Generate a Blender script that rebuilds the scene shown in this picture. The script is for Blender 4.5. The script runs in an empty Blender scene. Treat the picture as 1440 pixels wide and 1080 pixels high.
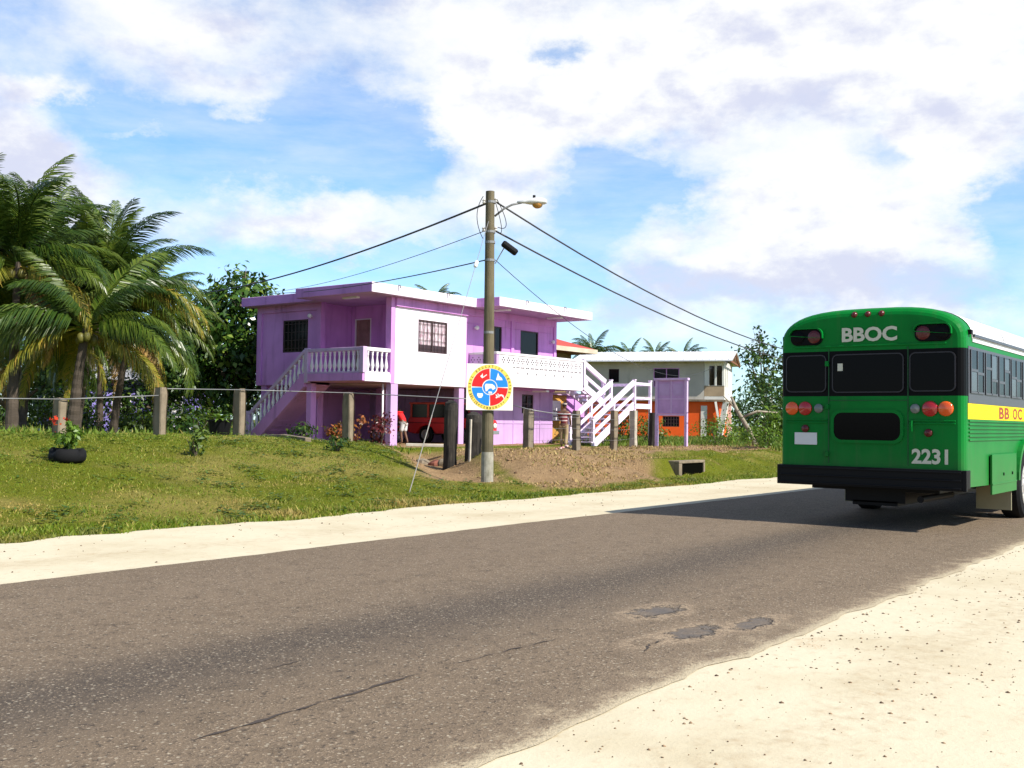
import bpy, bmesh, math, random
import numpy as np
from math import sin, cos, pi, radians, sqrt
from mathutils import Vector, Matrix, noise as mnoise

# World axes: x runs along the road (away to the right), y across the road (towards the houses), z up.
scene = bpy.context.scene
col = scene.collection
V = Vector

# ------------------------------------------------------------------ object helpers
ORG = {}

def tag(o, label=None, cat=None, group=None, kind=None):
    if label: o['label'] = label
    if cat: o['category'] = cat
    if group: o['group'] = group
    if kind: o['kind'] = kind
    return o

def thing(name, label, cat, loc, group=None):
    o = bpy.data.objects.new(name, None)
    col.objects.link(o)
    o.location = loc
    o.empty_display_size = .2
    ORG[o.name] = V(loc)
    return tag(o, label, cat, group)

def children(o):
    return [c for c in bpy.data.objects if c.parent == o]

def copy_tree(o, parent=None):
    c = o.copy()
    col.objects.link(c)
    if parent is not None: c.parent = parent
    ORG[c.name] = ORG.get(o.name, V((0, 0, 0)))
    for ch in children(o):
        copy_tree(ch, c)
    return c

class MB:
    def __init__(self):
        self.v = []; self.f = []; self.m = []
    def add(self, vs, fs, m=0):
        b = len(self.v)
        self.v.extend([tuple(p) for p in vs])
        for f in fs:
            self.f.append([b + i for i in f]); self.m.append(m)
        return self
    def box(self, x0, x1, y0, y1, z0, z1, m=0):
        vs = [(x, y, z) for x in (x0, x1) for y in (y0, y1) for z in (z0, z1)]
        return self.add(vs, [(0,1,3,2), (4,6,7,5), (0,4,5,1), (2,3,7,6), (0,2,6,4), (1,5,7,3)], m)
    def bar(self, p0, p1, w, h, up=(0, 0, 1), m=0):
        p0, p1 = V(p0), V(p1)
        d = (p1 - p0).normalized()
        u = V(up)
        sx = d.cross(u)
        if sx.length < 1e-4: sx = d.cross(V((1, 0, 0)))
        sx.normalize(); u = sx.cross(d)
        vs = []
        for p in (p0, p1):
            for a, b in ((-1,-1), (1,-1), (1,1), (-1,1)):
                vs.append(p + sx*(a*w/2) + u*(b*h/2))
        return self.add(vs, [(3,2,1,0), (4,5,6,7), (0,1,5,4), (1,2,6,5), (2,3,7,6), (3,0,4,7)], m)
    def prism(self, poly, axis, a0, a1, m=0):
        n = len(poly)
        def P(p, a):
            return {'x': (a, p[0], p[1]), 'y': (p[0], a, p[1]), 'z': (p[0], p[1], a)}[axis]
        vs = [P(p, a0) for p in poly] + [P(p, a1) for p in poly]
        fs = [list(range(n))[::-1], list(range(n, 2*n))]
        fs += [(i, (i+1) % n, n + (i+1) % n, n + i) for i in range(n)]
        return self.add(vs, fs, m)
    def tube(self, pts, r, n=8, m=0, cap=True):
        pts = [V(p) for p in pts]
        k = len(pts)
        rs = r if isinstance(r, (list, tuple)) else [r]*k
        t0 = (pts[1] - pts[0]).normalized()
        ref = V((0, 0, 1)) if abs(t0.z) < .9 else V((1, 0, 0))
        a = t0.cross(ref).normalized()
        vs = []
        for i, p in enumerate(pts):
            t = (pts[min(i+1, k-1)] - pts[max(i-1, 0)]).normalized()
            a = (a - t*a.dot(t)).normalized()
            b = t.cross(a)
            for j in range(n):
                q = 2*pi*j/n
                vs.append(p + (a*cos(q) + b*sin(q))*rs[i])
        fs = []
        for i in range(k-1):
            for j in range(n):
                fs.append((i*n+j, i*n+(j+1) % n, (i+1)*n+(j+1) % n, (i+1)*n+j))
        if cap:
            fs.append(list(range(n))[::-1]); fs.append([(k-1)*n + j for j in range(n)])
        return self.add(vs, fs, m)
    def lathe(self, prof, c=(0, 0, 0), axis=(0, 0, 1), n=16, m=0):
        # prof: list of (radius, height along the axis)
        c = V(c); ax = V(axis).normalized()
        ref = V((0, 0, 1)) if abs(ax.z) < .9 else V((1, 0, 0))
        a = ax.cross(ref).normalized(); b = ax.cross(a)
        vs = []; fs = []
        for r, h in prof:
            for j in range(n):
                q = 2*pi*j/n
                vs.append(c + ax*h + (a*cos(q) + b*sin(q))*max(r, .0005))
        k = len(prof)
        for i in range(k-1):
            for j in range(n):
                fs.append((i*n+j, i*n+(j+1) % n, (i+1)*n+(j+1) % n, (i+1)*n+j))
        fs.append(list(range(n))[::-1]); fs.append([(k-1)*n + j for j in range(n)])
        return self.add(vs, fs, m)
    def ball(self, c, r, n=12, m=0, k=8):
        rx, ry, rz = r if isinstance(r, (list, tuple)) else (r, r, r)
        vs = []; fs = []
        for i in range(k+1):
            th = pi*i/k
            for j in range(n):
                q = 2*pi*j/n
                s = max(sin(th), .01)
                vs.append((c[0] + rx*s*cos(q), c[1] + ry*s*sin(q), c[2] - rz*cos(th)))
        for i in range(k):
            for j in range(n):
                fs.append((i*n+j, i*n+(j+1) % n, (i+1)*n+(j+1) % n, (i+1)*n+j))
        return self.add(vs, fs, m)
    def text(self, s, o, xd, yd, width, height, depth=.004, bold=.0, m=0, center=False):
        o, xd, yd = V(o), V(xd), V(yd)
        nd = xd.cross(yd)
        cu = bpy.data.curves.new('t', 'FONT')
        cu.body = s; cu.size = 1; cu.offset = bold; cu.resolution_u = 3
        ob = bpy.data.objects.new('t', cu); col.objects.link(ob)
        bpy.context.view_layer.update()
        me = ob.evaluated_get(bpy.context.evaluated_depsgraph_get()).to_mesh()
        vs = [v.co.copy() for v in me.vertices]
        fs = [list(p.vertices) for p in me.polygons]
        ob.evaluated_get(bpy.context.evaluated_depsgraph_get()).to_mesh_clear()
        bpy.data.objects.remove(ob); bpy.data.curves.remove(cu)
        x0 = min(v.x for v in vs); x1 = max(v.x for v in vs)
        y0 = min(v.y for v in vs); y1 = max(v.y for v in vs)
        sx = width/(x1-x0); sy = height/(y1-y0)
        out = []
        for v in vs:
            lx = (v.x-x0)*sx - (width/2 if center else 0); ly = (v.y-y0)*sy - (height/2 if center else 0)
            out.append(o + xd*lx + yd*ly + nd*depth)
        return self.add(out, fs, m)
    def build(self, name, mat, parent=None, smooth=False, bevel=0, loc=None, local=False):
        me = bpy.data.meshes.new(name)
        if parent is not None: org = ORG[parent.name]
        elif loc is not None: org = V(loc)
        else:
            xs = [p[0] for p in self.v]; ys = [p[1] for p in self.v]; zs = [p[2] for p in self.v]
            org = V(((min(xs)+max(xs))/2, (min(ys)+max(ys))/2, min(zs)))
        sub = V((0, 0, 0)) if local else org
        me.from_pydata([(p[0]-sub.x, p[1]-sub.y, p[2]-sub.z) for p in self.v], [], self.f)
        mats = mat if isinstance(mat, (list, tuple)) else [mat]
        for q in mats: me.materials.append(q)
        me.polygons.foreach_set('material_index', self.m)
        if smooth: me.polygons.foreach_set('use_smooth', [True]*len(me.polygons))
        bm = bmesh.new(); bm.from_mesh(me)
        bmesh.ops.recalc_face_normals(bm, faces=bm.faces)
        bm.to_mesh(me); bm.free()
        me.update()
        o = bpy.data.objects.new(name, me)
        col.objects.link(o)
        if parent is not None:
            o.parent = parent
        else:
            o.location = org
        ORG[o.name] = org
        if bevel:
            b = o.modifiers.new('Bevel', 'BEVEL'); b.width = bevel; b.segments = 2; b.limit_method = 'ANGLE'; b.angle_limit = radians(40)
        return o

def raw_mesh(name, verts, faces, mat, parent=None, loc=(0, 0, 0), smooth=False):
    """numpy path for heavy meshes; verts local. faces (n,k) with constant k"""
    me = bpy.data.meshes.new(name)
    verts = np.asarray(verts, dtype=np.float32); faces = np.asarray(faces, dtype=np.int32)
    nf, k = faces.shape
    me.vertices.add(len(verts)); me.vertices.foreach_set('co', verts.ravel())
    me.loops.add(nf*k); me.loops.foreach_set('vertex_index', faces.ravel())
    me.polygons.add(nf)
    me.polygons.foreach_set('loop_start', np.arange(nf, dtype=np.int32)*k)
    me.polygons.foreach_set('loop_total', np.full(nf, k, dtype=np.int32))
    if smooth: me.polygons.foreach_set('use_smooth', np.ones(nf, dtype=bool))
    me.materials.append(mat)
    me.update(calc_edges=True); me.validate()
    o = bpy.data.objects.new(name, me); col.objects.link(o)
    o.location = loc if parent is None else (0, 0, 0)
    if parent is not None: o.parent = parent
    ORG[o.name] = ORG[parent.name] if parent is not None else V(loc)
    return o

# ------------------------------------------------------------------ materials
def nd(nt, typ, **kw):
    n = nt.nodes.new(typ)
    for k, v in kw.items():
        if k.startswith('i_'):
            n.inputs[k[2:].replace('_', ' ')].default_value = v
        else: setattr(n, k, v)
    return n

def rgba(c): return (c[0], c[1], c[2], 1)

def mixrgb(nt, a, b, fac, typ='MIX'):
    m = nt.nodes.new('ShaderNodeMix'); m.data_type = 'RGBA'; m.blend_type = typ
    for sock, val in ((m.inputs[6], a), (m.inputs[7], b), (m.inputs[0], fac)):
        if isinstance(val, bpy.types.NodeSocket): nt.links.new(val, sock)
        elif isinstance(val, (int, float)): sock.default_value = val
        else: sock.default_value = rgba(val)
    return m.outputs[2]

def math_(nt, op, a, b=None, c=None, clamp=False):
    m = nt.nodes.new('ShaderNodeMath'); m.operation = op; m.use_clamp = clamp
    for i, val in enumerate((a, b, c)):
        if val is None: continue
        if isinstance(val, bpy.types.NodeSocket): nt.links.new(val, m.inputs[i])
        else: m.inputs[i].default_value = val
    return m.outputs[0]

def noise_(nt, vec, scale, detail=3, rough=.55):
    n = nt.nodes.new('ShaderNodeTexNoise')
    n.inputs['Scale'].default_value = scale; n.inputs['Detail'].default_value = detail; n.inputs['Roughness'].default_value = rough
    if vec is not None: nt.links.new(vec, n.inputs['Vector'])
    return n.outputs['Fac']

def step_(nt, x, a, b):
    m = nt.nodes.new('ShaderNodeMapRange'); m.interpolation_type = 'SMOOTHSTEP'
    m.inputs['From Min'].default_value = a; m.inputs['From Max'].default_value = b
    nt.links.new(x, m.inputs['Value'])
    return m.outputs[0]

def mapping(nt, vec, scale):
    m = nt.nodes.new('ShaderNodeMapping'); m.inputs['Scale'].default_value = scale
    nt.links.new(vec, m.inputs['Vector'])
    return m.outputs[0]

def new_mat(name):
    m = bpy.data.materials.new(name); m.use_nodes = True
    nt = m.node_tree; nt.nodes.clear()
    out = nt.nodes.new('ShaderNodeOutputMaterial'); b = nt.nodes.new('ShaderNodeBsdfPrincipled')
    nt.links.new(b.outputs[0], out.inputs[0])
    tc = nt.nodes.new('ShaderNodeTexCoord')
    return m, nt, b, tc.outputs['Object'], out

def bump(nt, b, h, strength, dist=.02):
    n = nt.nodes.new('ShaderNodeBump'); n.inputs['Strength'].default_value = strength; n.inputs['Distance'].default_value = dist
    nt.links.new(h, n.inputs['Height']); nt.links.new(n.outputs[0], b.inputs['Normal'])

def paint(name, c, rough=.7, var=.18, scale=1.5, dirt=None, dirt_amt=.0, fine=.06, bmp=.15, spec=.3, metal=0, stretch=(1, 1, .35)):
    """painted / weathered surface with broad tone changes, streaky stains and fine grain"""
    m, nt, b, oc, _ = new_mat(name)
    n1 = noise_(nt, oc, scale, 4)
    lo = tuple(x*(1-var) for x in c); hi = tuple(min(x*(1+var*.5), 1) for x in c)
    cc = mixrgb(nt, lo, hi, step_(nt, n1, .3, .7))
    if dirt is not None:
        n2 = noise_(nt, mapping(nt, oc, stretch), scale*2.3, 6, .65)
        cc = mixrgb(nt, cc, dirt, math_(nt, 'MULTIPLY', step_(nt, n2, .5, .78), dirt_amt))
    n3 = noise_(nt, oc, 45, 2)
    cc = mixrgb(nt, cc, tuple(x*.6 for x in c), math_(nt, 'MULTIPLY', n3, fine*2))
    nt.links.new(cc, b.inputs['Base Color'])
    b.inputs['Roughness'].default_value = rough; b.inputs['Metallic'].default_value = metal
    b.inputs['Specular IOR Level'].default_value = spec
    if bmp: bump(nt, b, n3, bmp, .01)
    return m

def flat(name, c, rough=.5, metal=0, spec=.4, coat=0):
    m, nt, b, oc, _ = new_mat(name)
    n = noise_(nt, oc, 6, 3)
    nt.links.new(mixrgb(nt, tuple(x*.86 for x in c), c, n), b.inputs['Base Color'])
    b.inputs['Roughness'].default_value = rough; b.inputs['Metallic'].default_value = metal
    b.inputs['Specular IOR Level'].default_value = spec
    b.inputs['Coat Weight'].default_value = coat
    return m

def leaf_mat(name, c1, c2, trans=.25, rough=.45, c3=None, patch=None, patch2=None, slope=None):
    m, nt, b, oc, out = new_mat(name)
    g = nt.nodes.new('ShaderNodeNewGeometry')
    r = g.outputs['Random Per Island']
    cc = mixrgb(nt, c1, c2, r)
    if c3 is not None:
        cc = mixrgb(nt, cc, c3, step_(nt, r, .78, .95))
    if patch is not None:
        pk = math_(nt, 'MULTIPLY', step_(nt, noise_(nt, oc, .55, 6, .72), .47, .61), .9)
        if slope:       # dried-out patches on the sunny bank only
            sy = nt.nodes.new('ShaderNodeSeparateXYZ'); nt.links.new(oc, sy.inputs[0])
            pk = math_(nt, 'MULTIPLY', pk, math_(nt, 'MULTIPLY_ADD', step_(nt, sy.outputs[1], *slope), -.85, 1.0))
        cc = mixrgb(nt, cc, patch, pk)
    if patch2 is not None:
        cc = mixrgb(nt, cc, patch2, math_(nt, 'MULTIPLY', step_(nt, noise_(nt, oc, 1.1, 6, .75), .50, .64), .75))
    nt.links.new(cc, b.inputs['Base Color'])
    b.inputs['Roughness'].default_value = rough
    b.inputs['Specular IOR Level'].default_value = .35
    t = nt.nodes.new('ShaderNodeBsdfTranslucent'); nt.links.new(cc, t.inputs[0])
    mx = nt.nodes.new('ShaderNodeMixShader'); mx.inputs[0].default_value = trans
    nt.links.new(b.outputs[0], mx.inputs[1]); nt.links.new(t.outputs[0], mx.inputs[2])
    nt.links.new(mx.outputs[0], out.inputs[0])
    return m

# ------------------------------------------------------------------ camera, light, sky
CAM_H = 1.35
cd = bpy.data.cameras.new('camera'); cam = bpy.data.objects.new('camera', cd); col.objects.link(cam)
cd.lens = 37; cd.sensor_width = 36; cd.clip_end = 3000; cd.clip_start = .05
pit, rol = radians(2.09), .013
r0 = V((.6, -.8, 0)); f0 = V((.8*cos(pit), .6*cos(pit), sin(pit))); u0 = r0.cross(f0)
rr = r0*cos(rol) + u0*sin(rol); uu = u0*cos(rol) - r0*sin(rol)
M = Matrix.Identity(4)
for i in range(3):
    M[i][0] = rr[i]; M[i][1] = uu[i]; M[i][2] = -f0[i]
M[0][3], M[1][3], M[2][3] = 0, 0, CAM_H
cam.matrix_world = M
scene.camera = cam

SUN_EL = radians(43)
sd = V((.035*cos(SUN_EL), -.999*cos(SUN_EL), sin(SUN_EL))).normalized()
sl = bpy.data.lights.new('sun', 'SUN'); sl.energy = 5.0; sl.angle = radians(.5); sl.color = (1, .95, .85)
so = bpy.data.objects.new('sun', sl); col.objects.link(so)
so.rotation_euler = sd.to_track_quat('Z', 'Y').to_euler(); so.location = (0, -30, 40)

scene.view_settings.view_transform = 'Standard'; scene.view_settings.look = 'None'
scene.view_settings.gamma = 1; scene.view_settings.exposure = .5

def build_world():
    w = bpy.data.worlds.new('World'); scene.world = w; w.use_nodes = True
    nt = w.node_tree; nt.nodes.clear()
    out = nt.nodes.new('ShaderNodeOutputWorld'); bg = nt.nodes.new('ShaderNodeBackground')
    nt.links.new(bg.outputs[0], out.inputs[0]); bg.inputs[1].default_value = .12
    sky = nt.nodes.new('ShaderNodeTexSky'); sky.sky_type = 'NISHITA'; sky.sun_disc = False
    sky.sun_elevation = SUN_EL; sky.sun_rotation = math.atan2(sd.x, sd.y)
    sky.air_density = .9; sky.dust_density = .4; sky.ozone_density = 1.6; sky.altitude = 300
    tc = nt.nodes.new('ShaderNodeTexCoord'); d = tc.outputs['Generated']
    def dot(v):
        n = nt.nodes.new('ShaderNodeVectorMath'); n.operation = 'DOT_PRODUCT'
        nt.links.new(d, n.inputs[0]); n.inputs[1].default_value = v
        return n.outputs['Value']
    az = math_(nt, 'ARCTAN2', dot((.6, -.8, 0)), dot((.8, .6, 0)))
    el = math_(nt, 'ARCSINE', dot((0, 0, 1)))
    az = math_(nt, 'MULTIPLY', az, 57.2958); el = math_(nt, 'MULTIPLY', el, 57.2958)
    cxy = nt.nodes.new('ShaderNodeCombineXYZ'); nt.links.new(az, cxy.inputs[0]); nt.links.new(el, cxy.inputs[1])
    uv = cxy.outputs[0]
    st = mapping(nt, uv, (.6, 1, 1))
    # ragged edges
    nz = nt.nodes.new('ShaderNodeTexNoise'); nz.inputs['Scale'].default_value = .38; nz.inputs['Detail'].default_value = 7; nz.inputs['Roughness'].default_value = .64
    nt.links.new(st, nz.inputs['Vector'])
    ws = nt.nodes.new('ShaderNodeVectorMath'); ws.operation = 'SUBTRACT'; nt.links.new(nz.outputs['Color'], ws.inputs[0]); ws.inputs[1].default_value = (.5, .5, .5)
    wm = nt.nodes.new('ShaderNodeVectorMath'); wm.operation = 'MULTIPLY'; nt.links.new(ws.outputs[0], wm.inputs[0]); wm.inputs[1].default_value = (7.0, 4.6, 0)
    wa = nt.nodes.new('ShaderNodeVectorMath'); wa.operation = 'ADD'; nt.links.new(uv, wa.inputs[0]); nt.links.new(wm.outputs[0], wa.inputs[1])
    wuv = wa.outputs[0]
    def blobs(lst, start):
        acc = start
        for a, e, ra, re_, wgt in lst:
            s = nt.nodes.new('ShaderNodeVectorMath'); s.operation = 'SUBTRACT'; nt.links.new(wuv, s.inputs[0]); s.inputs[1].default_value = (a, e, 0)
            q = nt.nodes.new('ShaderNodeVectorMath'); q.operation = 'MULTIPLY'; nt.links.new(s.outputs[0], q.inputs[0]); q.inputs[1].default_value = (1/ra, 1/re_, 0)
            l = nt.nodes.new('ShaderNodeVectorMath'); l.operation = 'DOT_PRODUCT'; nt.links.new(q.outputs[0], l.inputs[0]); nt.links.new(q.outputs[0], l.inputs[1])
            g = math_(nt, 'EXPONENT', math_(nt, 'MULTIPLY', l.outputs['Value'], -1))
            acc = math_(nt, 'MULTIPLY_ADD', g, wgt, acc)
        return acc
    base = math_(nt, 'MULTIPLY_ADD', noise_(nt, st, .16, 8, .62), 1.5, -.72)
    CL = [(-19, 19.5, 7, 3.2, .6), (-4.6, 20.4, 6, 3, .5), (10.7, 20, 12, 3.4, .95), (22, 18.8, 7, 4, .9), (-25.5, 12.2, 4.5, 4.2, .75),
          (-1, 15.6, 4.5, 2.6, .95), (15.5, 12, 7, 2.6, .9), (23.5, 14, 3.6, 2.4, .7), (13, 8.6, 9, 2.2, .8), (-7, 11.6, 7, 1.6, .4),
          (4.5, 16.5, 6, 2, .7), (-14, 16.2, 4, 1.2, .35), (-20, 14.6, 2.2, .55, .75), (-14.2, 13.2, 3.2, .5, .55), (-24, 15.8, 2.5, .6, .5), (20, 5.5, 8, 2, .5), (-13, 10.4, 6, 1.6, .5), (-9, 9.6, 5, 1.2, .4), (0, 11.5, 3, 2, .35), (6, 6, 4, 1.5, .35)]
    BL = [(-21.5, 15, 3, 1.5, -.55), (-15.8, 13.8, 5, 1.4, -.65), (-9, 15, 4.5, 2.0, -.75), (-6.2, 14, 3, 1.4, -.4), (7.5, 12.8, 3.4, 1.2, -.7), (3.5, 11, 2.2, 1.4, -.35),
          (2.2, 19.2, 1.9, .9, -.75), (-5.5, 8.4, 5, 1.3, -.5), (25.4, 10.2, 2, 2.6, -.7), (4, 7.6, 3.5, 1.6, -.45), (19.5, 13.5, 1.4, 1.6, -.45)]
    den = blobs(CL + BL, base)
    mask = step_(nt, den, -.20, .78)
    SH = [(12.6, 7.6, 8, 1.5, 1), (9, 16.6, 6, 1.1, 1.0), (-26, 10.5, 6, 4, 1.1), (6, 7, 4, 1.2, .5), (21.4, 7, 5, 1.5, .9), (-14.8, 10, 6, 2, .6), (20, 16.2, 5, 1, .6), (11, 20.6, 3.5, 1, .7), (-12, 18.8, 6, 1, .35), (15, 10, 4, .8, .3)]
    # bases darker than tops: compare the cloud noise with the noise a little lower down
    def cn(off):
        a = nt.nodes.new('ShaderNodeVectorMath'); a.operation = 'ADD'; nt.links.new(st, a.inputs[0]); a.inputs[1].default_value = (0, off, 0)
        return noise_(nt, a.outputs[0], .34, 7, .60)
    relief = math_(nt, 'SUBTRACT', cn(.9), cn(-.4))
    shd = blobs(SH, math_(nt, 'MULTIPLY_ADD', relief, 3.2, -.02))
    shd = math_(nt, 'MULTIPLY_ADD', math_(nt, 'SUBTRACT', noise_(nt, st, .12, 3, .5), .5), 1.5, shd)
    shf = step_(nt, shd, -.12, 1.1)
    ccol = mixrgb(nt, (6.3, 6.3, 6.2), (4.35, 4.5, 5.45), shf)
    # clear-sky part: the Nishita sky, a little more saturated as in the photograph
    up = step_(nt, el, 24, 60)          # fewer clouds overhead
    front = step_(nt, dot((.8, .6, 0)), -.2, .4)
    cov = math_(nt, 'MULTIPLY', math_(nt, 'MULTIPLY_ADD', up, -.75, 1.0), math_(nt, 'MULTIPLY_ADD', front, .9, .1))
    mask = math_(nt, 'MULTIPLY', mask, cov)
    lowf = math_(nt, 'MULTIPLY', front, math_(nt, 'SUBTRACT', 1.0, step_(nt, el, 24, 46)))
    sk = mixrgb(nt, sky.outputs[0], mixrgb(nt, (1, 1, 1), (.80, 1.12, 1.34), lowf), 1.0, 'MULTIPLY')
    veil = math_(nt, 'MULTIPLY', front, math_(nt, 'MULTIPLY_ADD', noise_(nt, mapping(nt, st, (.5, 1.3, 1)), .45, 6, .62), .85, -.20))
    mask = math_(nt, 'MULTIPLY', math_(nt, 'MAXIMUM', mask, veil), .96)
    nt.links.new(mixrgb(nt, sk, ccol, mask), bg.inputs[0])
build_world()

# ------------------------------------------------------------------ terrain
def sstep(x, a, b):
    u = min(max((x-a)/(b-a), 0), 1); return u*u*(3-2*u)

DITCH = ((24.2, 21.6), (17.6, 14.6))
def ditch_d(s, t):
    (ax, ay), (bx, by) = DITCH
    dx, dy = bx-ax, by-ay
    u = ((s-ax)*dx + (t-ay)*dy)/(dx*dx+dy*dy); uc = min(max(u, -.1), 1.05)
    return sqrt((s-ax-uc*dx)**2 + (t-ay-uc*dy)**2)

def plateau(s):
    return .95 - .22*sstep(s, 15.5, 20.5) - .28*sstep(s, 20, 24.5)

def ground_z(s, t):
    if t < 2.0:
        z = -.03 - .05*sstep(-t, 6, 14)
        return z
    p = plateau(s)
    if t > 24: p = p + (.5-p)*sstep(t, 24, 26)*sstep(s, 14, 20)
    kk = sstep(s, 18.5, 21.5)
    z = -.05 + (p+.05)*(sstep(t, 10.9, 20.2)*(1-kk) + kk*sstep(t, 11.4, 15.4))
    d = ditch_d(s, t)
    if d < 3.0 and 13 < t < 24:
        z -= (z - .0)*.9*math.exp(-(d/.85)**2)
    if 21.5 < s < 28.5 and t > 12.2:      # earth banked over the culvert
        k_ = sstep(t, 12.74, 12.95) if 23.88 < s < 25.37 else sstep(t, 12.3, 13.3) if s > 25 else sstep(t, 13.1, 13.7)
        z = max(z, z + (.42-z)*sstep(s, 21.5, 23.6)*(1-sstep(s, 25.6, 28.5))*k_*(1-sstep(t, 15.5, 18.5)))
    n = mnoise.noise(V((s*.5, t*.5, 0)))*.05 + mnoise.noise(V((s*1.7, t*1.7, 4)))*.025
    if s > 18 and 12 < t < 20: n += (mnoise.noise(V((s*2.6, t*2.6, 2)))*.07 + mnoise.noise(V((s*.9, t*.9, 9)))*.13)
    z = z + n*sstep(t, 10.6, 12.5)
    if (23.9 < s < 25.4 and 12.76 < t < 15.5) or (22.9 < s < 25.9 and 12.94 < t < 15.5): z = max(z, .47)
    return z

def dirt_mask(s, t):
    n = mnoise.noise(V((s*.6, t*.6, 7)))*.5 + mnoise.noise(V((s*2, t*2, 3)))*.35
    a = 17.9 + (t-13.6)*.8
    b = 22.0 + (t-12)*1.6
    v = min(s-a, b-s, (t-12.0)*1.6, (22.5-t)*1.2) + n*1.3
    v2 = min(s-25, 44-s, (t-15.5), (21-t)) + n*2.5       # bare strip along the wire fence
    v3 = 1.3 - ditch_d(s, t) + n*.8
    if t > 25: v3 = -1
    v4 = min(s-26.0, 37.5-s, t-24.0, 33-t)*2.0           # swept earth under the house
    return min(max(max(v, v2, v3, v4)*.6+.25, 0), 1)
# ------------------------------------------------------------------ materials used all over
def ground_mat():
    m, nt, b, oc, _ = new_mat('grass_and_earth')
    at = nt.nodes.new('ShaderNodeAttribute'); at.attribute_name = 'dirt'
    n1 = noise_(nt, oc, .35, 5, .6); n2 = noise_(nt, oc, 3.5, 5, .7); n3 = noise_(nt, oc, 22, 4, .7)
    gr = mixrgb(nt, (.075, .10, .006), (.19, .20, .014), n2)
    gr = mixrgb(nt, gr, (.30, .24, .07), math_(nt, 'MULTIPLY', step_(nt, n1, .48, .66), .7))
    gr = mixrgb(nt, gr, (.03, .05, .008), math_(nt, 'MULTIPLY', step_(nt, n3, .5, .75), .7))
    di = mixrgb(nt, (.19, .115, .06), (.46, .31, .165), n2)
    di = mixrgb(nt, di, (.55, .40, .17), math_(nt, 'MULTIPLY', step_(nt, n3, .55, .72), step_(nt, n1, .40, .62)))
    di = mixrgb(nt, di, (.05, .03, .018), math_(nt, 'MULTIPLY', step_(nt, noise_(nt, oc, 9, 5, .7), .56, .72), .8))
    k = step_(nt, math_(nt, 'ADD', at.outputs['Fac'], math_(nt, 'MULTIPLY_ADD', n3, .5, -.25)), .3, .7)
    nt.links.new(mixrgb(nt, gr, di, k), b.inputs['Base Color'])
    b.inputs['Roughness'].default_value = .95; b.inputs['Specular IOR Level'].default_value = .1
    bump(nt, b, math_(nt, 'ADD', n3, n2), .9, .08)
    return m

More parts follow.
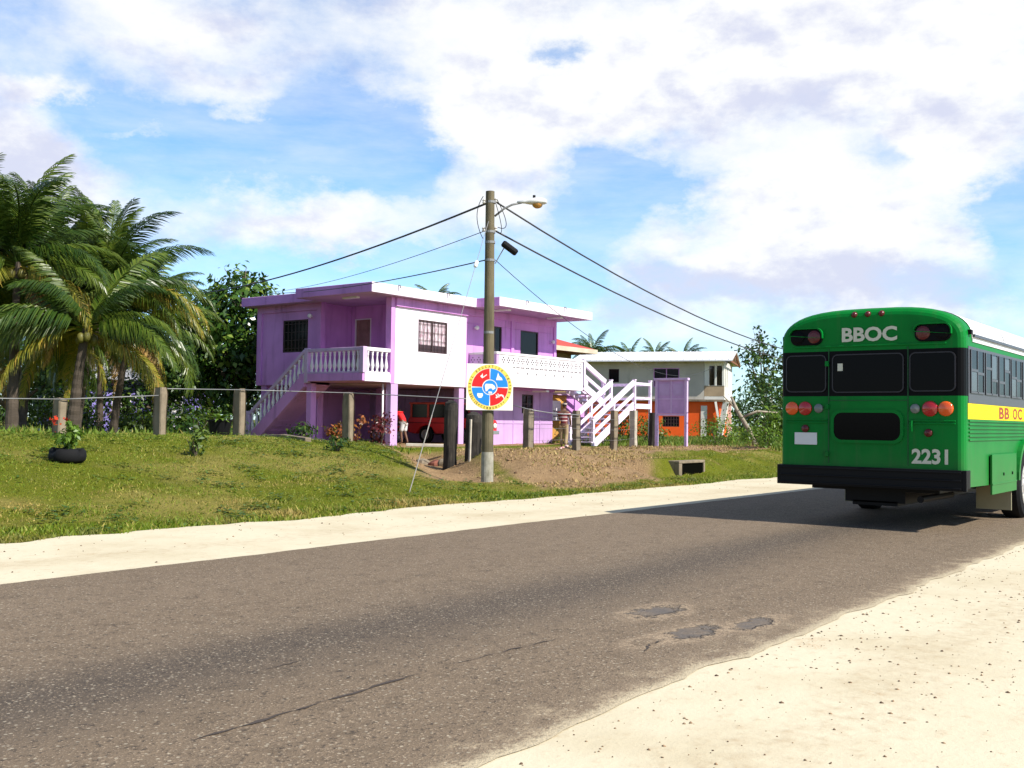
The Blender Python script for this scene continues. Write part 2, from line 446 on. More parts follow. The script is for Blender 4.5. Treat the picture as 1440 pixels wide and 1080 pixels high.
def asphalt_mat():
    m, nt, b, oc, _ = new_mat('worn_asphalt')
    sx = nt.nodes.new('ShaderNodeSeparateXYZ'); nt.links.new(oc, sx.inputs[0])
    x, y = sx.outputs[0], sx.outputs[1]
    n1 = noise_(nt, mapping(nt, oc, (.25, 1, 1)), .8, 4); n2 = noise_(nt, oc, 30, 4, .7); n3 = noise_(nt, oc, 75, 3, .65); n4 = noise_(nt, oc, 5, 4, .65)
    c = mixrgb(nt, (.150, .108, .070), (.212, .157, .106), n1)
    c = mixrgb(nt, c, (.10, .072, .047), math_(nt, 'MULTIPLY', step_(nt, n4, .45, .75), .6))
    # oil-dark strip between the wheel tracks
    yy = math_(nt, 'ADD', y, math_(nt, 'MULTIPLY_ADD', n1, .8, -.4))
    g = math_(nt, 'EXPONENT', math_(nt, 'MULTIPLY', math_(nt, 'POWER', math_(nt, 'SUBTRACT', yy, 4.75), 2), -3.2))
    c = mixrgb(nt, c, (.045, .038, .034), math_(nt, 'MULTIPLY', g, .62))
    # aggregate
    c = mixrgb(nt, c, (.025, .02, .018), math_(nt, 'MULTIPLY', step_(nt, n2, .53, .66), .7))
    c = mixrgb(nt, c, (.46, .36, .25), math_(nt, 'MULTIPLY', step_(nt, n3, .57, .68), .75))
    v = nt.nodes.new('ShaderNodeTexVoronoi'); v.inputs['Scale'].default_value = 22; nt.links.new(oc, v.inputs['Vector'])
    c = mixrgb(nt, c, (.46, .40, .30), math_(nt, 'MULTIPLY', math_(nt, 'SUBTRACT', 1.0, step_(nt, v.outputs['Distance'], .12, .22)), .6))
    # sand washed over the near edge
    at_ = nt.nodes.new('ShaderNodeAttribute'); at_.attribute_name = 'edge'
    ed = math_(nt, 'ADD', at_.outputs['Fac'], math_(nt, 'MULTIPLY_ADD', n4, -1.5, .62))
    sand = math_(nt, 'MULTIPLY', math_(nt, 'SUBTRACT', 1.0, step_(nt, ed, -.25, .2)), step_(nt, n2, .36, .56))
    c = mixrgb(nt, c, (.42, .33, .22), math_(nt, 'MULTIPLY', sand, .75))
    rim = math_(nt, 'SUBTRACT', 1.0, step_(nt, math_(nt, 'ADD', at_.outputs['Fac'], math_(nt, 'MULTIPLY_ADD', n2, -.16, .08)), .0, .11))
    c = mixrgb(nt, c, (.48, .40, .27), rim)
    # shallow smooth repairs with crumbled sandy edges near the right-hand edge
    hgt = math_(nt, 'ADD', n2, n3)
    nb_ = noise_(nt, oc, 7, 5, .7)
    for (px_, py_, a_, b_) in ((6.72, 3.72, .30, .15), (6.22, 3.17, .30, .13), (6.78, 3.0, .30, .10), (5.75, 3.25, .16, .09)):
        dx_ = math_(nt, 'DIVIDE', math_(nt, 'SUBTRACT', x, px_), a_); dy_ = math_(nt, 'DIVIDE', math_(nt, 'SUBTRACT', y, py_), b_)
        r_ = math_(nt, 'SQRT', math_(nt, 'ADD', math_(nt, 'MULTIPLY', dx_, dx_), math_(nt, 'MULTIPLY', dy_, dy_)))
        r_ = math_(nt, 'ADD', r_, math_(nt, 'MULTIPLY_ADD', nb_, 2.3, -1.1))
        inn = math_(nt, 'SUBTRACT', 1.0, step_(nt, r_, .72, 1.05))
        rim_ = math_(nt, 'MULTIPLY', math_(nt, 'MULTIPLY', step_(nt, r_, .9, 1.05), math_(nt, 'SUBTRACT', 1.0, step_(nt, r_, 1.1, 1.9))), step_(nt, n2, .40, .58))
        c = mixrgb(nt, c, (.40, .30, .20), math_(nt, 'MULTIPLY', rim_, .65))
        if a_ > .2:
            c = mixrgb(nt, c, mixrgb(nt, (.075, .068, .066), (.13, .115, .105), n3), math_(nt, 'MULTIPLY', inn, math_(nt, 'MULTIPLY_ADD', step_(nt, n4, .35, .65), .45, .40)))
            hgt = math_(nt, 'MULTIPLY', hgt, math_(nt, 'MULTIPLY_ADD', inn, -.85, 1.0)); hgt = math_(nt, 'MULTIPLY_ADD', inn, -1.6, hgt)
    nt.links.new(c, b.inputs['Base Color']); b.inputs['Roughness'].default_value = .85; b.inputs['Specular IOR Level'].default_value = .25
    bump(nt, b, hgt, .8, .012)
    return m

def sand_mat():
    m, nt, b, oc, _ = new_mat('pale_marl')
    n1 = noise_(nt, oc, .7, 5, .6); n2 = noise_(nt, oc, 9, 5, .7); n3 = noise_(nt, oc, 70, 3, .7)
    c = mixrgb(nt, (.50, .43, .295), (.59, .525, .385), step_(nt, n1, .25, .6))
    c = mixrgb(nt, c, (.38, .27, .16), math_(nt, 'MULTIPLY', step_(nt, n2, .53, .78), .5))
    c = mixrgb(nt, c, (.30, .21, .12), math_(nt, 'MULTIPLY', step_(nt, n3, .62, .75), .55))
    # faint wheel tracks along the verge and a few rust-brown stains
    sx = nt.nodes.new('ShaderNodeSeparateXYZ'); nt.links.new(oc, sx.inputs[0])
    for yc in (1.75, .15, 9.4):
        g_ = math_(nt, 'EXPONENT', math_(nt, 'MULTIPLY', math_(nt, 'POWER', math_(nt, 'SUBTRACT', math_(nt, 'ADD', sx.outputs[1], math_(nt, 'MULTIPLY_ADD', n1, .9, -.45)), yc), 2), -14))
        c = mixrgb(nt, c, (.40, .31, .20), math_(nt, 'MULTIPLY', g_, math_(nt, 'MULTIPLY', step_(nt, n2, .35, .65), .38)))
    st_ = step_(nt, noise_(nt, oc, 1.3, 4, .6), .64, .74)
    c = mixrgb(nt, c, (.40, .24, .12), math_(nt, 'MULTIPLY', st_, math_(nt, 'MULTIPLY', step_(nt, n3, .42, .6), .5)))
    nt.links.new(c, b.inputs['Base Color']); b.inputs['Roughness'].default_value = .95; b.inputs['Specular IOR Level'].default_value = .1
    bump(nt, b, math_(nt, 'ADD', n2, math_(nt, 'MULTIPLY', n3, .3)), .35, .02)
    return m

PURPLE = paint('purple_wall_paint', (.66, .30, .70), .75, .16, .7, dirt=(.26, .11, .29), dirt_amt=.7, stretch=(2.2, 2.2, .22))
LILAC = paint('lilac_wall_paint', (.58, .37, .66), .75, .14, .8, dirt=(.28, .15, .34), dirt_amt=.65, stretch=(2.2, 2.2, .25))
PALE_SUNLIT = paint('pale_sunlit_paint', (.80, .72, .80), .7, .10, .6, dirt=(.36, .27, .37), dirt_amt=.6, stretch=(2.2, 2.2, .2))  # pale tone for sun-facing sides, sunlight put into the colour
WHITEP = paint('white_masonry_paint', (.82, .78, .80), .7, .08, 1.2, dirt=(.40, .34, .38), dirt_amt=.5)
STAIRP = paint('pale_lilac_timber_paint', (.82, .70, .84), .6, .12, 2, dirt=(.36, .26, .38), dirt_amt=.45)
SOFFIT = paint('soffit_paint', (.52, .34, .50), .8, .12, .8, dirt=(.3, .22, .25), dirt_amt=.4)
DARKIN = flat('dark_window_glass', (.008, .008, .010), .15, 0, .22)
FRAME = flat('dark_brown_window_frame', (.055, .03, .03), .5)
DOORW = paint('brown_timber_door', (.30, .19, .15), .6, .2, 3, dirt=(.06, .03, .03), dirt_amt=.5)
CONC = paint('weathered_concrete', (.25, .20, .14), .9, .25, 2.5, dirt=(.09, .075, .055), dirt_amt=.8, bmp=.5)
CONCP = paint('pale_concrete', (.50, .45, .37), .9, .2, 3, dirt=(.2, .17, .13), dirt_amt=.7, bmp=.5)
WOODG = paint('weathered_grey_timber', (.23, .19, .14), .85, .25, 4, dirt=(.06, .055, .04), dirt_amt=.8, stretch=(3, 3, .2), bmp=.6)
CHAR = paint('black_rotten_timber', (.030, .026, .022), .9, .4, 4, dirt=(.14, .12, .09), dirt_amt=.6, stretch=(3, 3, .2), bmp=.8)
STEELP = flat('galvanised_pipe', (.26, .26, .26), .5, .3)
RUBBER = flat('black_rubber', (.010, .010, .011), .8, 0, .15)
BLACKP = flat('black_plastic', (.007, .007, .008), .5, 0, .15)
CHROME = flat('bright_metal', (.7, .7, .7), .22, .9)
ROAD = asphalt_mat(); SAND = sand_mat(); GROUND = ground_mat()

# ------------------------------------------------------------------ ground, road, shoulders
def axis_coords(lo, hi, step, far):
    a = [lo]
    while a[-1] < hi: a.append(a[-1]+step)
    st = step*2
    while a[-1] < far: a.append(a[-1]+st); st *= 1.6
    st = step*2; b = [lo]
    while b[-1] > -far: b.append(b[-1]-st); st *= 1.6
    return sorted(b[1:]) + a

xs = axis_coords(-6, 48, .3, 900); ys = axis_coords(10.2, 26, .25, 900)
gv = []; dm = []
for t in ys:
    for s in xs:
        gv.append((s, t, ground_z(s, t))); dm.append(dirt_mask(s, t) if -10 < s < 60 and 8 < t < 40 else 0)
nx = len(xs)
gf = [(j*nx+i, j*nx+i+1, (j+1)*nx+i+1, (j+1)*nx+i) for j in range(len(ys)-1) for i in range(nx-1)]
g = raw_mesh('grass_ground', gv, gf, GROUND, smooth=True)
at = g.data.attributes.new('dirt', 'FLOAT', 'POINT'); at.data.foreach_set('value', dm)
tag(g, 'grassy ground with bare earth running out to the houses', 'ground', kind='structure')

def strip(name, y0f, y1f, z0, mat, x0=-60, x1=400, ny=8, crown=0):
    X = []; x = x0
    while x < x1:
        X.append(x); x += .12 if -1 < x < 12 else (.3 if x < 40 else 3)
    vs = []; fs = []
    for x in X:
        a, b = y0f(x), y1f(x)
        for j in range(ny+1):
            u = j/ny; vs.append((x, a+(b-a)*u, z0 + crown*4*u*(1-u)))
    k = ny+1
    for i in range(len(X)-1):
        for j in range(ny): fs.append((i*k+j, (i+1)*k+j, (i+1)*k+j+1, i*k+j+1))
    o = raw_mesh(name, vs, fs, mat, smooth=True)
    ea = o.data.attributes.new('edge', 'FLOAT', 'POINT'); ea.data.foreach_set('value', [v[1]-y0f(v[0]) for v in vs])
    return o
def N(x, f, seed): return mnoise.noise(V((x*f, seed, 0)))
rd = strip('asphalt_road', lambda x: 2.62 + .10*N(x, .5, 1) + .07*N(x, 2.3, 2) + .035*N(x, 8, 5), lambda x: 8.38 + .05*N(x, .4, 3) + .03*N(x, 2.5, 4) + .015*N(x, 9, 5), -.002, ROAD, crown=.02, ny=12)
tag(rd, 'worn brown grey asphalt road', 'road', kind='structure')
s1 = strip('far_sand_shoulder', lambda x: 8.1, lambda x: 11.15 + .25*N(x, .35, 8) + .16*N(x, 1.6, 9) + .06*N(x, 6, 3), -.012, SAND)
tag(s1, 'pale sand strip between the road and the grass bank', 'road shoulder', kind='structure')
s2 = strip('near_sand_shoulder', lambda x: -9.0 + .4*N(x, .4, 8), lambda x: 2.95, -.007, SAND)
tag(s2, 'wide cream sand verge this side of the road', 'road shoulder', kind='structure')

def road_z(t):
    u = (t-2.62)/5.76; return -.002 + .08*u*(1-u)
def blob(cx, cy, a, b, rot, seed, n=26, rough=.3):
    out = []
    for i in range(n):
        q = 2*pi*i/n
        r = 1 + rough*mnoise.noise(V((cos(q)*1.7, sin(q)*1.7, seed)))*1.6
        x, y = a*r*cos(q), b*r*sin(q)
        out.append((cx + x*cos(rot) - y*sin(rot), cy + x*sin(rot) + y*cos(rot)))
    return out
TAR = paint('tar_patch', (.095, .080, .070), .8, .35, 7, dirt=(.16, .12, .09), dirt_amt=.6, bmp=.6)
TARLINE = flat('crack_sealant', (.06, .045, .036), .85)
def crack(pts, w, name='road_crack'):
    mb = MB(); L = []; R = []
    rnd = random.Random(len(pts)*7)
    P = []
    for i in range(len(pts)-1):
        for k in range(14):
            u = k/14; P.append(V(pts[i]).lerp(V(pts[i+1]), u))
    P.append(V(pts[-1]))
    for i, p in enumerate(P):
        e = min(1, i/4, (len(P)-1-i)/5+.1)
        ww = w*e*max(.08, .75+1.5*mnoise.noise(V((p.x*9, p.y*9, 1)))+.5*(rnd.random()-.5)); o = (rnd.random()-.5)*.02
        zr_ = road_z(p.y)+.004; L.append((p.x, p.y+o+ww, zr_)); R.append((p.x, p.y+o-ww, zr_))
    n = len(P)
    mb.add(L+R, [(i, i+1, n+i+1, n+i) for i in range(n-1)])
    tag(mb.build(name, TARLINE), None, None, None, 'structure')
crack([(2.72, 3.70), (3.5, 3.73), (4.25, 3.76)], .013)
crack([(4.4, 3.77), (5.0, 3.74), (5.5, 3.70)], .004)
crack([(3.6, 4.42), (4.1, 4.45)], .006)
crack([(5.5, 3.12), (5.7, 3.2), (5.9, 3.19)], .006)

# pebbles and clods on the sand (uncountable)
rnd = random.Random(5)
pv = []; pf = []
def pebble(x, y, z, r, rn):
    b = len(pv)
    for (dx, dy, dz) in ((1,0,0), (0,1,0), (-1,0,0), (0,-1,0), (0,0,1), (0,0,-1)):
        k = r*(.6+.8*rn.random()); pv.append((x+dx*k, y+dy*k, z+dz*k*.6))
    for a_, b_, c_ in ((0,1,4), (1,2,4), (2,3,4), (3,0,4), (1,0,5), (2,1,5), (3,2,5), (0,3,5)): pf.append((b+a_, b+b_, b+c_))
spots = [(rnd.uniform(1, 13), 2.5 - abs(rnd.gauss(0, 1.2)), rnd.uniform(.12, .7), rnd.randint(4, 26)) for _ in range(46)]
for cx, cy, rr_, n_ in spots:
    for i in range(n_):
        pebble(cx+rnd.gauss(0, rr_), min(cy+rnd.gauss(0, rr_), 2.55), -.005, .003+.010*rnd.random()**2.0, rnd)
for i in range(900):
    pebble(rnd.uniform(-1, 14), 2.6 - abs(rnd.gauss(0, 1.4)), -.005, .003+.010*rnd.random()**3, rnd)
for i in range(700):
    pebble(rnd.uniform(-6, 34), 8.45+2.9*rnd.random()**.6, -.009, .004+.014*rnd.random()**2.5, rnd)
PEB = leaf_mat('pebble', (.07, .04, .025), (.34, .22, .13), 0, .9)
tag(raw_mesh('gravel', pv, pf, PEB), 'loose dark pebbles scattered over the pale sand', 'gravel', kind='stuff')

# short grass on the bank and lawn
def grass(name, n, sr, tr, h, seed, mat, keep, w=.016, near=True):
    rg = np.random.default_rng(seed); rnd = random.Random(seed)
    vs = []; fs = []
    while len(fs) < n:
        s = sr[0] + (sr[1]-sr[0])*(rnd.random()**1.35 if near else rnd.random()); t = rnd.uniform(*tr)
        kp = keep(s, t)
        if rnd.random() > kp: continue
        z = ground_z(s, t) - .01
        hh = h*(.45 + rnd.random()*.9)*(.6+.4*kp)*(1 + .8*max(0, mnoise.noise(V((s*.8, t*.8, 20)))))
        q = rnd.random()*2*pi; ww = w*(.6+rnd.random()*.8)
        lx, ly = rnd.gauss(0, .5)*hh, rnd.gauss(0, .5)*hh
        b = len(vs)
        vs += [(s-cos(q)*ww, t-sin(q)*ww, z), (s+cos(q)*ww, t+sin(q)*ww, z), (s+lx, t+ly, z+hh)]
        fs.append((b, b+1, b+2))
    return raw_mesh(name, vs, fs, mat)
GRASS = leaf_mat('lawn_grass', (.095, .160, .006), (.235, .290, .020), .3, .6, c3=(.42, .35, .08), patch=(.46, .31, .10), patch2=(.06, .115, .010), slope=(15.5, 18.0))
DRYG = leaf_mat('dry_grass', (.30, .20, .08), (.58, .43, .19), .2, .7, c3=(.16, .19, .03))
EDGE = lambda s: 11.1 + .25*N(s, .35, 8) + .16*N(s, 1.6, 9)
def keep_lawn(s, t):
    if t < EDGE(s): return .06 if t > EDGE(s)-.25 else 0
    return max(0, 1 - dirt_mask(s, t)*1.6)
tag(grass('lawn_grass', 270000, (-9, 44), (10.8, 24.5), .036, 11, GRASS, keep_lawn, w=.011), 'short green lawn grass with dry patches on the roadside bank', 'grass', kind='stuff')
def keep_dry(s, t):
    d = dirt_mask(s, t)*sstep(mnoise.noise(V((s*.7, t*.9, 31))), -.25, .3); return d if (t > 11.8 and ditch_d(s, t) > .8 and not (t > 22)) else 0
tag(grass('dry_grass_litter', 17000, (17, 44), (11.8, 22), .06, 12, DRYG, keep_dry, w=.02, near=False), 'dry straw and dead grass lying on the brown earth slope', 'grass', kind='stuff')
# low broadleaf weeds in the lawn and clods on the bare slope
rg = np.random.default_rng(77); rnd = random.Random(77); wv = []; wf = []
for _ in range(420):
    cs, ct = rnd.uniform(-4, 24)*.9+2, rnd.uniform(11.4, 20.5)
    if keep_lawn(cs, ct) < .4: continue
    for i in range(rnd.randint(6, 26)):
        x, y = cs+rnd.gauss(0, .14), ct+rnd.gauss(0, .14); z = ground_z(x, y)+rnd.uniform(.01, .07); L = rnd.uniform(.03, .07); q = rnd.random()*6.3
        dx, dy = cos(q)*L, sin(q)*L; b = len(wv)
        wv += [(x-dx, y-dy, z), (x-dy*.45, y+dx*.45, z+.012), (x+dx, y+dy, z+rnd.uniform(-.01, .03)), (x+dy*.45, y-dx*.45, z+.012)]; wf.append((b, b+1, b+2, b+3))
tag(raw_mesh('broadleaf_weeds', wv, wf, leaf_mat('weed_leaf', (.05, .11, .012), (.13, .20, .02), .25, .45)), 'small broadleaf weeds dotted through the lawn', 'weeds', kind='stuff')
pv.clear(); pf.clear()
for _ in range(2600):
    x, y = rnd.uniform(17.5, 40), rnd.uniform(12, 20.5)
    if dirt_mask(x, y) > .55: pebble(x, y, ground_z(x, y), .012+.05*rnd.random()**2.5, rnd)
tag(raw_mesh('dirt_clods', pv, pf, leaf_mat('clod', (.14, .08, .045), (.38, .25, .14), 0, .95)), 'loose clods of earth on the bare brown slope', 'rubble', kind='stuff')
TALLG = leaf_mat('rough_grass', (.08, .15, .015), (.19, .26, .03), .3, .55, c3=(.34, .29, .08))
def keep_rough(s, t):
    if 25.8 < s < 40 and 21 < t < 34: return .0
    return .9
tag(grass('yard_grass', 30000, (4, 60), (22.5, 48), .15, 13, TALLG, keep_rough, w=.03, near=False), 'rough uncut grass behind the fence under the palms', 'grass', kind='stuff')
def keep_far(s, t):
    return 1.0 if 11.5+ .6*N(s, .2, 3) < t and not (t < 20.5 and s < 40 and dirt_mask(s, t) > .4) else 0
tag(grass('verge_grass', 30000, (36, 75), (11.5, 30), .18, 14, TALLG, keep_far, w=.03, near=False), 'tall green weeds in front of the grey and orange house', 'grass', kind='stuff')
def keep_bank(s, t):
    v = 1.0 if EDGE(s) < t < EDGE(s)+.9+.5*N(s, .8, 4) else 0
    return v
tag(grass('bank_grass', 14000, (0, 34), (10.9, 12.8), .07, 15, GRASS, keep_bank, near=False), 'lusher green grass along the foot of the bank', 'grass', kind='stuff')
# ------------------------------------------------------------------ the purple house
HOUSE = thing('purple_house', 'two storey lilac and white concrete house on columns with flat roof and balconies', 'house', (26.7, 25.3, .5))
H = HOUSE
def wall(mb, axis, a0, a1, b0, b1, z0, z1, holes=(), m=0):
    """wall slab running along `axis` from a0 to a1, b0..b1 thick, with rectangular openings (a0,a1,z0,z1)"""
    A = sorted({a0, a1, *[h[0] for h in holes], *[h[1] for h in holes]})
    Z = sorted({z0, z1, *[h[2] for h in holes], *[h[3] for h in holes]})
    for i in range(len(A)-1):
        for k in range(len(Z)-1):
            ca, cz = (A[i]+A[i+1])/2, (Z[k]+Z[k+1])/2
            if any(h[0] < ca < h[1] and h[2] < cz < h[3] for h in holes): continue
            if axis == 'x': mb.box(A[i], A[i+1], b0, b1, Z[k], Z[k+1], m)
            else: mb.box(b0, b1, A[i], A[i+1], Z[k], Z[k+1], m)

def window(parent, axis, a0, a1, face, inward, z0, z1, frame_mat, pane_mat, nv=1, nh=0, curtain=None, name='window', depth=.09, fw=.05, bars=0):
    """frame set in the opening; face = outer wall plane coordinate, inward = +1/-1 direction into the house"""
    def BX(mb, x0, x1, d0, d1, zz0, zz1):
        p, q = sorted((face + inward*d0, face + inward*d1))
        if axis == 'x': mb.box(x0, x1, p, q, zz0, zz1)
        else: mb.box(p, q, x0, x1, zz0, zz1)
    f = MB(); e = .003
    BX(f, a0+e, a0+fw, .02, depth, z0+e, z1-e); BX(f, a1-fw, a1-e, .02, depth, z0+e, z1-e)
    BX(f, a0+fw, a1-fw, .02, depth, z0+e, z0+fw); BX(f, a0+fw, a1-fw, .02, depth, z1-fw, z1-e)
    for i in range(nv):
        c = a0 + (a1-a0)*(i+1)/(nv+1); BX(f, c-fw*.5, c+fw*.5, .021, depth-.001, z0+fw, z1-fw)
    for i in range(nh):
        c = z0 + (z1-z0)*(i+1)/(nh+1); BX(f, a0+fw, a1-fw, .026, depth-.004, c-.018, c+.018)
    fo = f.build(name, frame_mat, parent)
    p = MB(); BX(p, a0+fw*.5, a1-fw*.5, depth-.035, depth-.02, z0+fw*.5, z1-fw*.5)
    p.build('pane', pane_mat, fo)
    if bars:
        b = MB()
        for i in range(bars):
            c = a0 + (a1-a0)*(i+.5)/bars; BX(b, c-.009, c+.009, .0, .018, z0+.02, z1-.02)
        for i in range(4):
            c = z0 + (z1-z0)*(i+.5)/4; BX(b, a0+.01, a1-.01, .018, .019, c-.009, c+.009)
        b.build('security_bars', frame_mat, fo)
    return fo

def curtain_mat():
    m, nt, b, oc, _ = new_mat('patterned_curtain')
    n = noise_(nt, mapping(nt, oc, (9, 9, 2)), 2.2, 4, .6)
    w = nt.nodes.new('ShaderNodeTexWave'); w.inputs['Scale'].default_value = 5.5; w.inputs['Distortion'].default_value = 2.5; nt.links.new(oc, w.inputs['Vector'])
    c = mixrgb(nt, (.75, .66, .70), (.42, .26, .32), step_(nt, n, .42, .62))
    c = mixrgb(nt, c, (.22, .10, .13), math_(nt, 'MULTIPLY', step_(nt, w.outputs['Fac'], .6, .95), .55))
    sx = nt.nodes.new('ShaderNodeSeparateXYZ'); nt.links.new(oc, sx.inputs[0])
    c = mixrgb(nt, (.05, .025, .03), c, step_(nt, sx.outputs[2], 3.60, 3.64))
    nt.links.new(c, b.inputs['Base Color']); b.inputs['Roughness'].default_value = .3
    return m
CURT = curtain_mat()
LAMPW = flat('white_lamp_glass', (.85, .85, .82), .3)

ZB, ZF, ZS, ZR = 2.65, 2.95, 5.68, 6.02   # underside of floor, floor, underside of roof, roof top
# walls
w1 = MB(); wall(w1, 'y', 29.0, 32.3, 26.7, 26.88, ZB, ZS, [(29.55, 30.95, 3.88, 5.1)])
w1.box(26.62, 26.88, 28.78, 29.0, ZF, ZS)
w1.box(26.64, 26.7, 29.0, 32.3, 5.42, ZS); w1.box(26.64, 26.7, 32.12, 32.3, ZB, 5.42)
wall(w1, 'y', 25.55, 28.99, 28.4, 28.55, ZF, ZS, [(27.96, 28.8, ZF+.01, 5.2)])
wall(w1, 'x', 26.88, 28.4, 29.0, 29.15, ZF, ZS)
w1.box(26.69, 26.9, 25.302, 25.56, ZB, ZS)
w1.build('side_wall', PURPLE, H, bevel=.012)
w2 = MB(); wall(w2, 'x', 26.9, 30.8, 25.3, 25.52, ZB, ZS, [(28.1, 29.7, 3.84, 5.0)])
w2.build('white_wall', PALE_SUNLIT, H, bevel=.012)
bm_ = MB(); bm_.box(26.88, 30.82, 25.22, 25.3, 5.36, ZS)
bm_.build('eaves_shade_beam', PURPLE, H, bevel=.01)  # purple strip colours in the shade band below the roof edge
w3 = MB(); wall(w3, 'x', 30.8, 36.8, 25.32, 25.52, ZB, ZS, [(32.2, 33.05, 3.5, 5.12), (34.3, 35.55, 3.6, 5.1)])
w3.box(33.62, 33.8, 25.26, 25.32, ZF, ZS); w3.box(36.62, 36.8, 25.26, 25.32, ZF, ZS)
w3.box(30.8, 36.8, 25.27, 25.32, 5.4, ZS)
w3.build('balcony_wall', PURPLE, H, bevel=.012)
w4 = MB(); wall(w4, 'y', 25.54, 32.3, 36.62, 36.8, ZB, ZS); wall(w4, 'x', 26.7, 36.8, 32.302, 32.45, ZB, ZS)
w4.build('rear_wall', PURPLE, H)
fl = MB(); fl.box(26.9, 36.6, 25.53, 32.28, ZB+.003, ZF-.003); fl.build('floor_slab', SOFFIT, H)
# lower rooms
lw = MB(); wall(lw, 'x', 32.5, 36.7, 25.36, 25.5, .3, ZB-.004, [(34.5, 35.3, 1.72, 2.5)]); wall(lw, 'y', 25.5, 32.2, 32.5, 32.64, .3, ZB-.004)
wall(lw, 'y', 25.5, 32.2, 36.56, 36.7, .3, ZB-.004)
for s_ in (33.9, 35.75): lw.box(s_, s_+.035, 25.335, 25.36, .3, ZB-.01)
lw.box(32.5, 36.7, 25.34, 25.36, 1.30, 1.34)
lw.build('ground_floor_wall', LILAC, H)
bw = MB(); wall(bw, 'x', 26.9, 32.5, 32.0, 32.14, .3, ZB-.004); bw.build('carport_rear_wall', PURPLE, H)
window(H, 'x', 34.5, 35.3, 25.36, 1, 1.72, 2.5, FRAME, DARKIN, 1, 1)
window(H, 'y', 29.55, 30.95, 26.7, 1, 3.88, 5.1, FRAME, DARKIN, 0, 0, bars=7)
window(H, 'x', 28.1, 29.7, 25.3, 1, 3.84, 5.0, FRAME, CURT, 1, 0, bars=8)
window(H, 'x', 32.2, 33.05, 25.32, 1, 3.5, 5.12, FRAME, DARKIN, 1, 0)
window(H, 'x', 34.3, 35.55, 25.32, 1, 3.6, 5.1, FRAME, DARKIN, 0, 0)
d = MB(); d.box(28.43, 28.47, 28.0, 28.76, ZF+.012, 5.16); do = d.build('door', DOORW, H)
d = MB()
for z0, z1 in ((3.1, 3.9), (4.05, 5.02)): d.box(28.418, 28.43, 28.1, 28.66, z0, z1)
d.build('panel', DOORW, do)
d = MB(); d.box(28.385, 28.43, 27.96, 28.0, ZF+.01, 5.2); d.box(28.385, 28.43, 28.76, 28.8, ZF+.01, 5.2); d.box(28.385, 28.43, 28.0, 28.76, 5.16, 5.2)
d.build('frame', WHITEP, do)
# roof: flat slab with deep fascias; sun and shade are coloured in, pale road side, purple ends
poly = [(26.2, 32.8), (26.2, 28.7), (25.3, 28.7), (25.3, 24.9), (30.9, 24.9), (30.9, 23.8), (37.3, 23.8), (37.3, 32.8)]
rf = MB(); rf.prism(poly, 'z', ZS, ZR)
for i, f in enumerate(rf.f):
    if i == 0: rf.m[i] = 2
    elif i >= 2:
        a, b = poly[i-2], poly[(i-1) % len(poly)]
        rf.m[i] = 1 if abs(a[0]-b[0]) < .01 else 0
ro = rf.build('roof', [PALE_SUNLIT, PURPLE, SOFFIT], H, bevel=.015)
k = MB()
for s_ in (26.6, 29.2, 32.6, 35.2): k.tube([(s_, 24.9 if s_ < 30.9 else 23.8, 6.03), (s_, (24.9 if s_ < 30.9 else 23.8)-.08, 6.02), (s_, (24.9 if s_ < 30.9 else 23.8)-.09, 5.93)], .022, 6)
k.build('roof_spout', STEELP, ro)
# soffit and wall lamps
def lamp(x, y, z, d):
    b = MB(); b.lathe([(.05, 0), (.055, .03), (.05, .05)], (x, y, z), d, 10)
    o = b.build('wall_lamp', WHITEP, H)
    b = MB(); c = V((x, y, z)) + V(d)*.1; b.ball(c, .085, 10); b.build('globe', LAMPW, o, smooth=True)
lamp(31.3, 25.27, 4.95, (0, -1, 0)); lamp(36.4, 25.26, 4.75, (0, -1, 0)); lamp(26.69, 29.35, 5.2, (-1, 0, 0))
for x, y, z in ((32.0, 24.5, ZS), (35.4, 24.4, ZS), (34.6, 24.5, ZB), (26.0, 26.6, ZS), (36.9, 25.0, ZB)):
    b = MB(); b.box(x-.09, x+.09, y-.35, y+.35, z-.07, z-.002); b.build('ceiling_lamp', LAMPW, H, bevel=.01)
# corner balcony with turned balusters and its stair
sl_ = MB(); sl_.box(25.35, 26.9, 25.32, 28.5, ZB+.05, ZF+.02); sl_.box(26.9, 28.4, 25.53, 29.0, ZF-.002, ZF+.02)
sl_.build('balcony_floor', PURPLE, H, bevel=.01)
edge = MB(); edge.box(25.42, 26.68, 25.285, 25.32, ZB+.04, ZF+.02); edge.build('balcony_edge', PALE_SUNLIT, H)
BAL = [(.05, 0), (.05, .05), (.03, .07), (.062, .16), (.07, .22), (.05, .32), (.03, .46), (.028, .54), (.045, .58), (.03, .61), (.05, .65), (.05, .7)]
bal_mesh = None
def baluster(x, y, z, parent):
    global bal_mesh
    if bal_mesh is None:
        b = MB(); b.lathe(BAL, (0, 0, 0), (0, 0, 1), 10)
        o = b.build('baluster', WHITEP, parent, smooth=True, local=True); bal_mesh = o.data
    else:
        o = bpy.data.objects.new('baluster', bal_mesh); col.objects.link(o); o.parent = parent
    o.location = V((x, y, z)) - ORG[parent.name]
    ORG[o.name] = ORG[parent.name]
def rail_part(name, boxes, mat=STAIRP):
    b = MB()
    for q in boxes: b.box(*q)
    return b.build(name, mat, H, bevel=.012)
PURPLE2 = paint('lilac_rail_paint', (.62, .44, .68), .7, .12, 1.5, dirt=(.35, .22, .4), dirt_amt=.4)
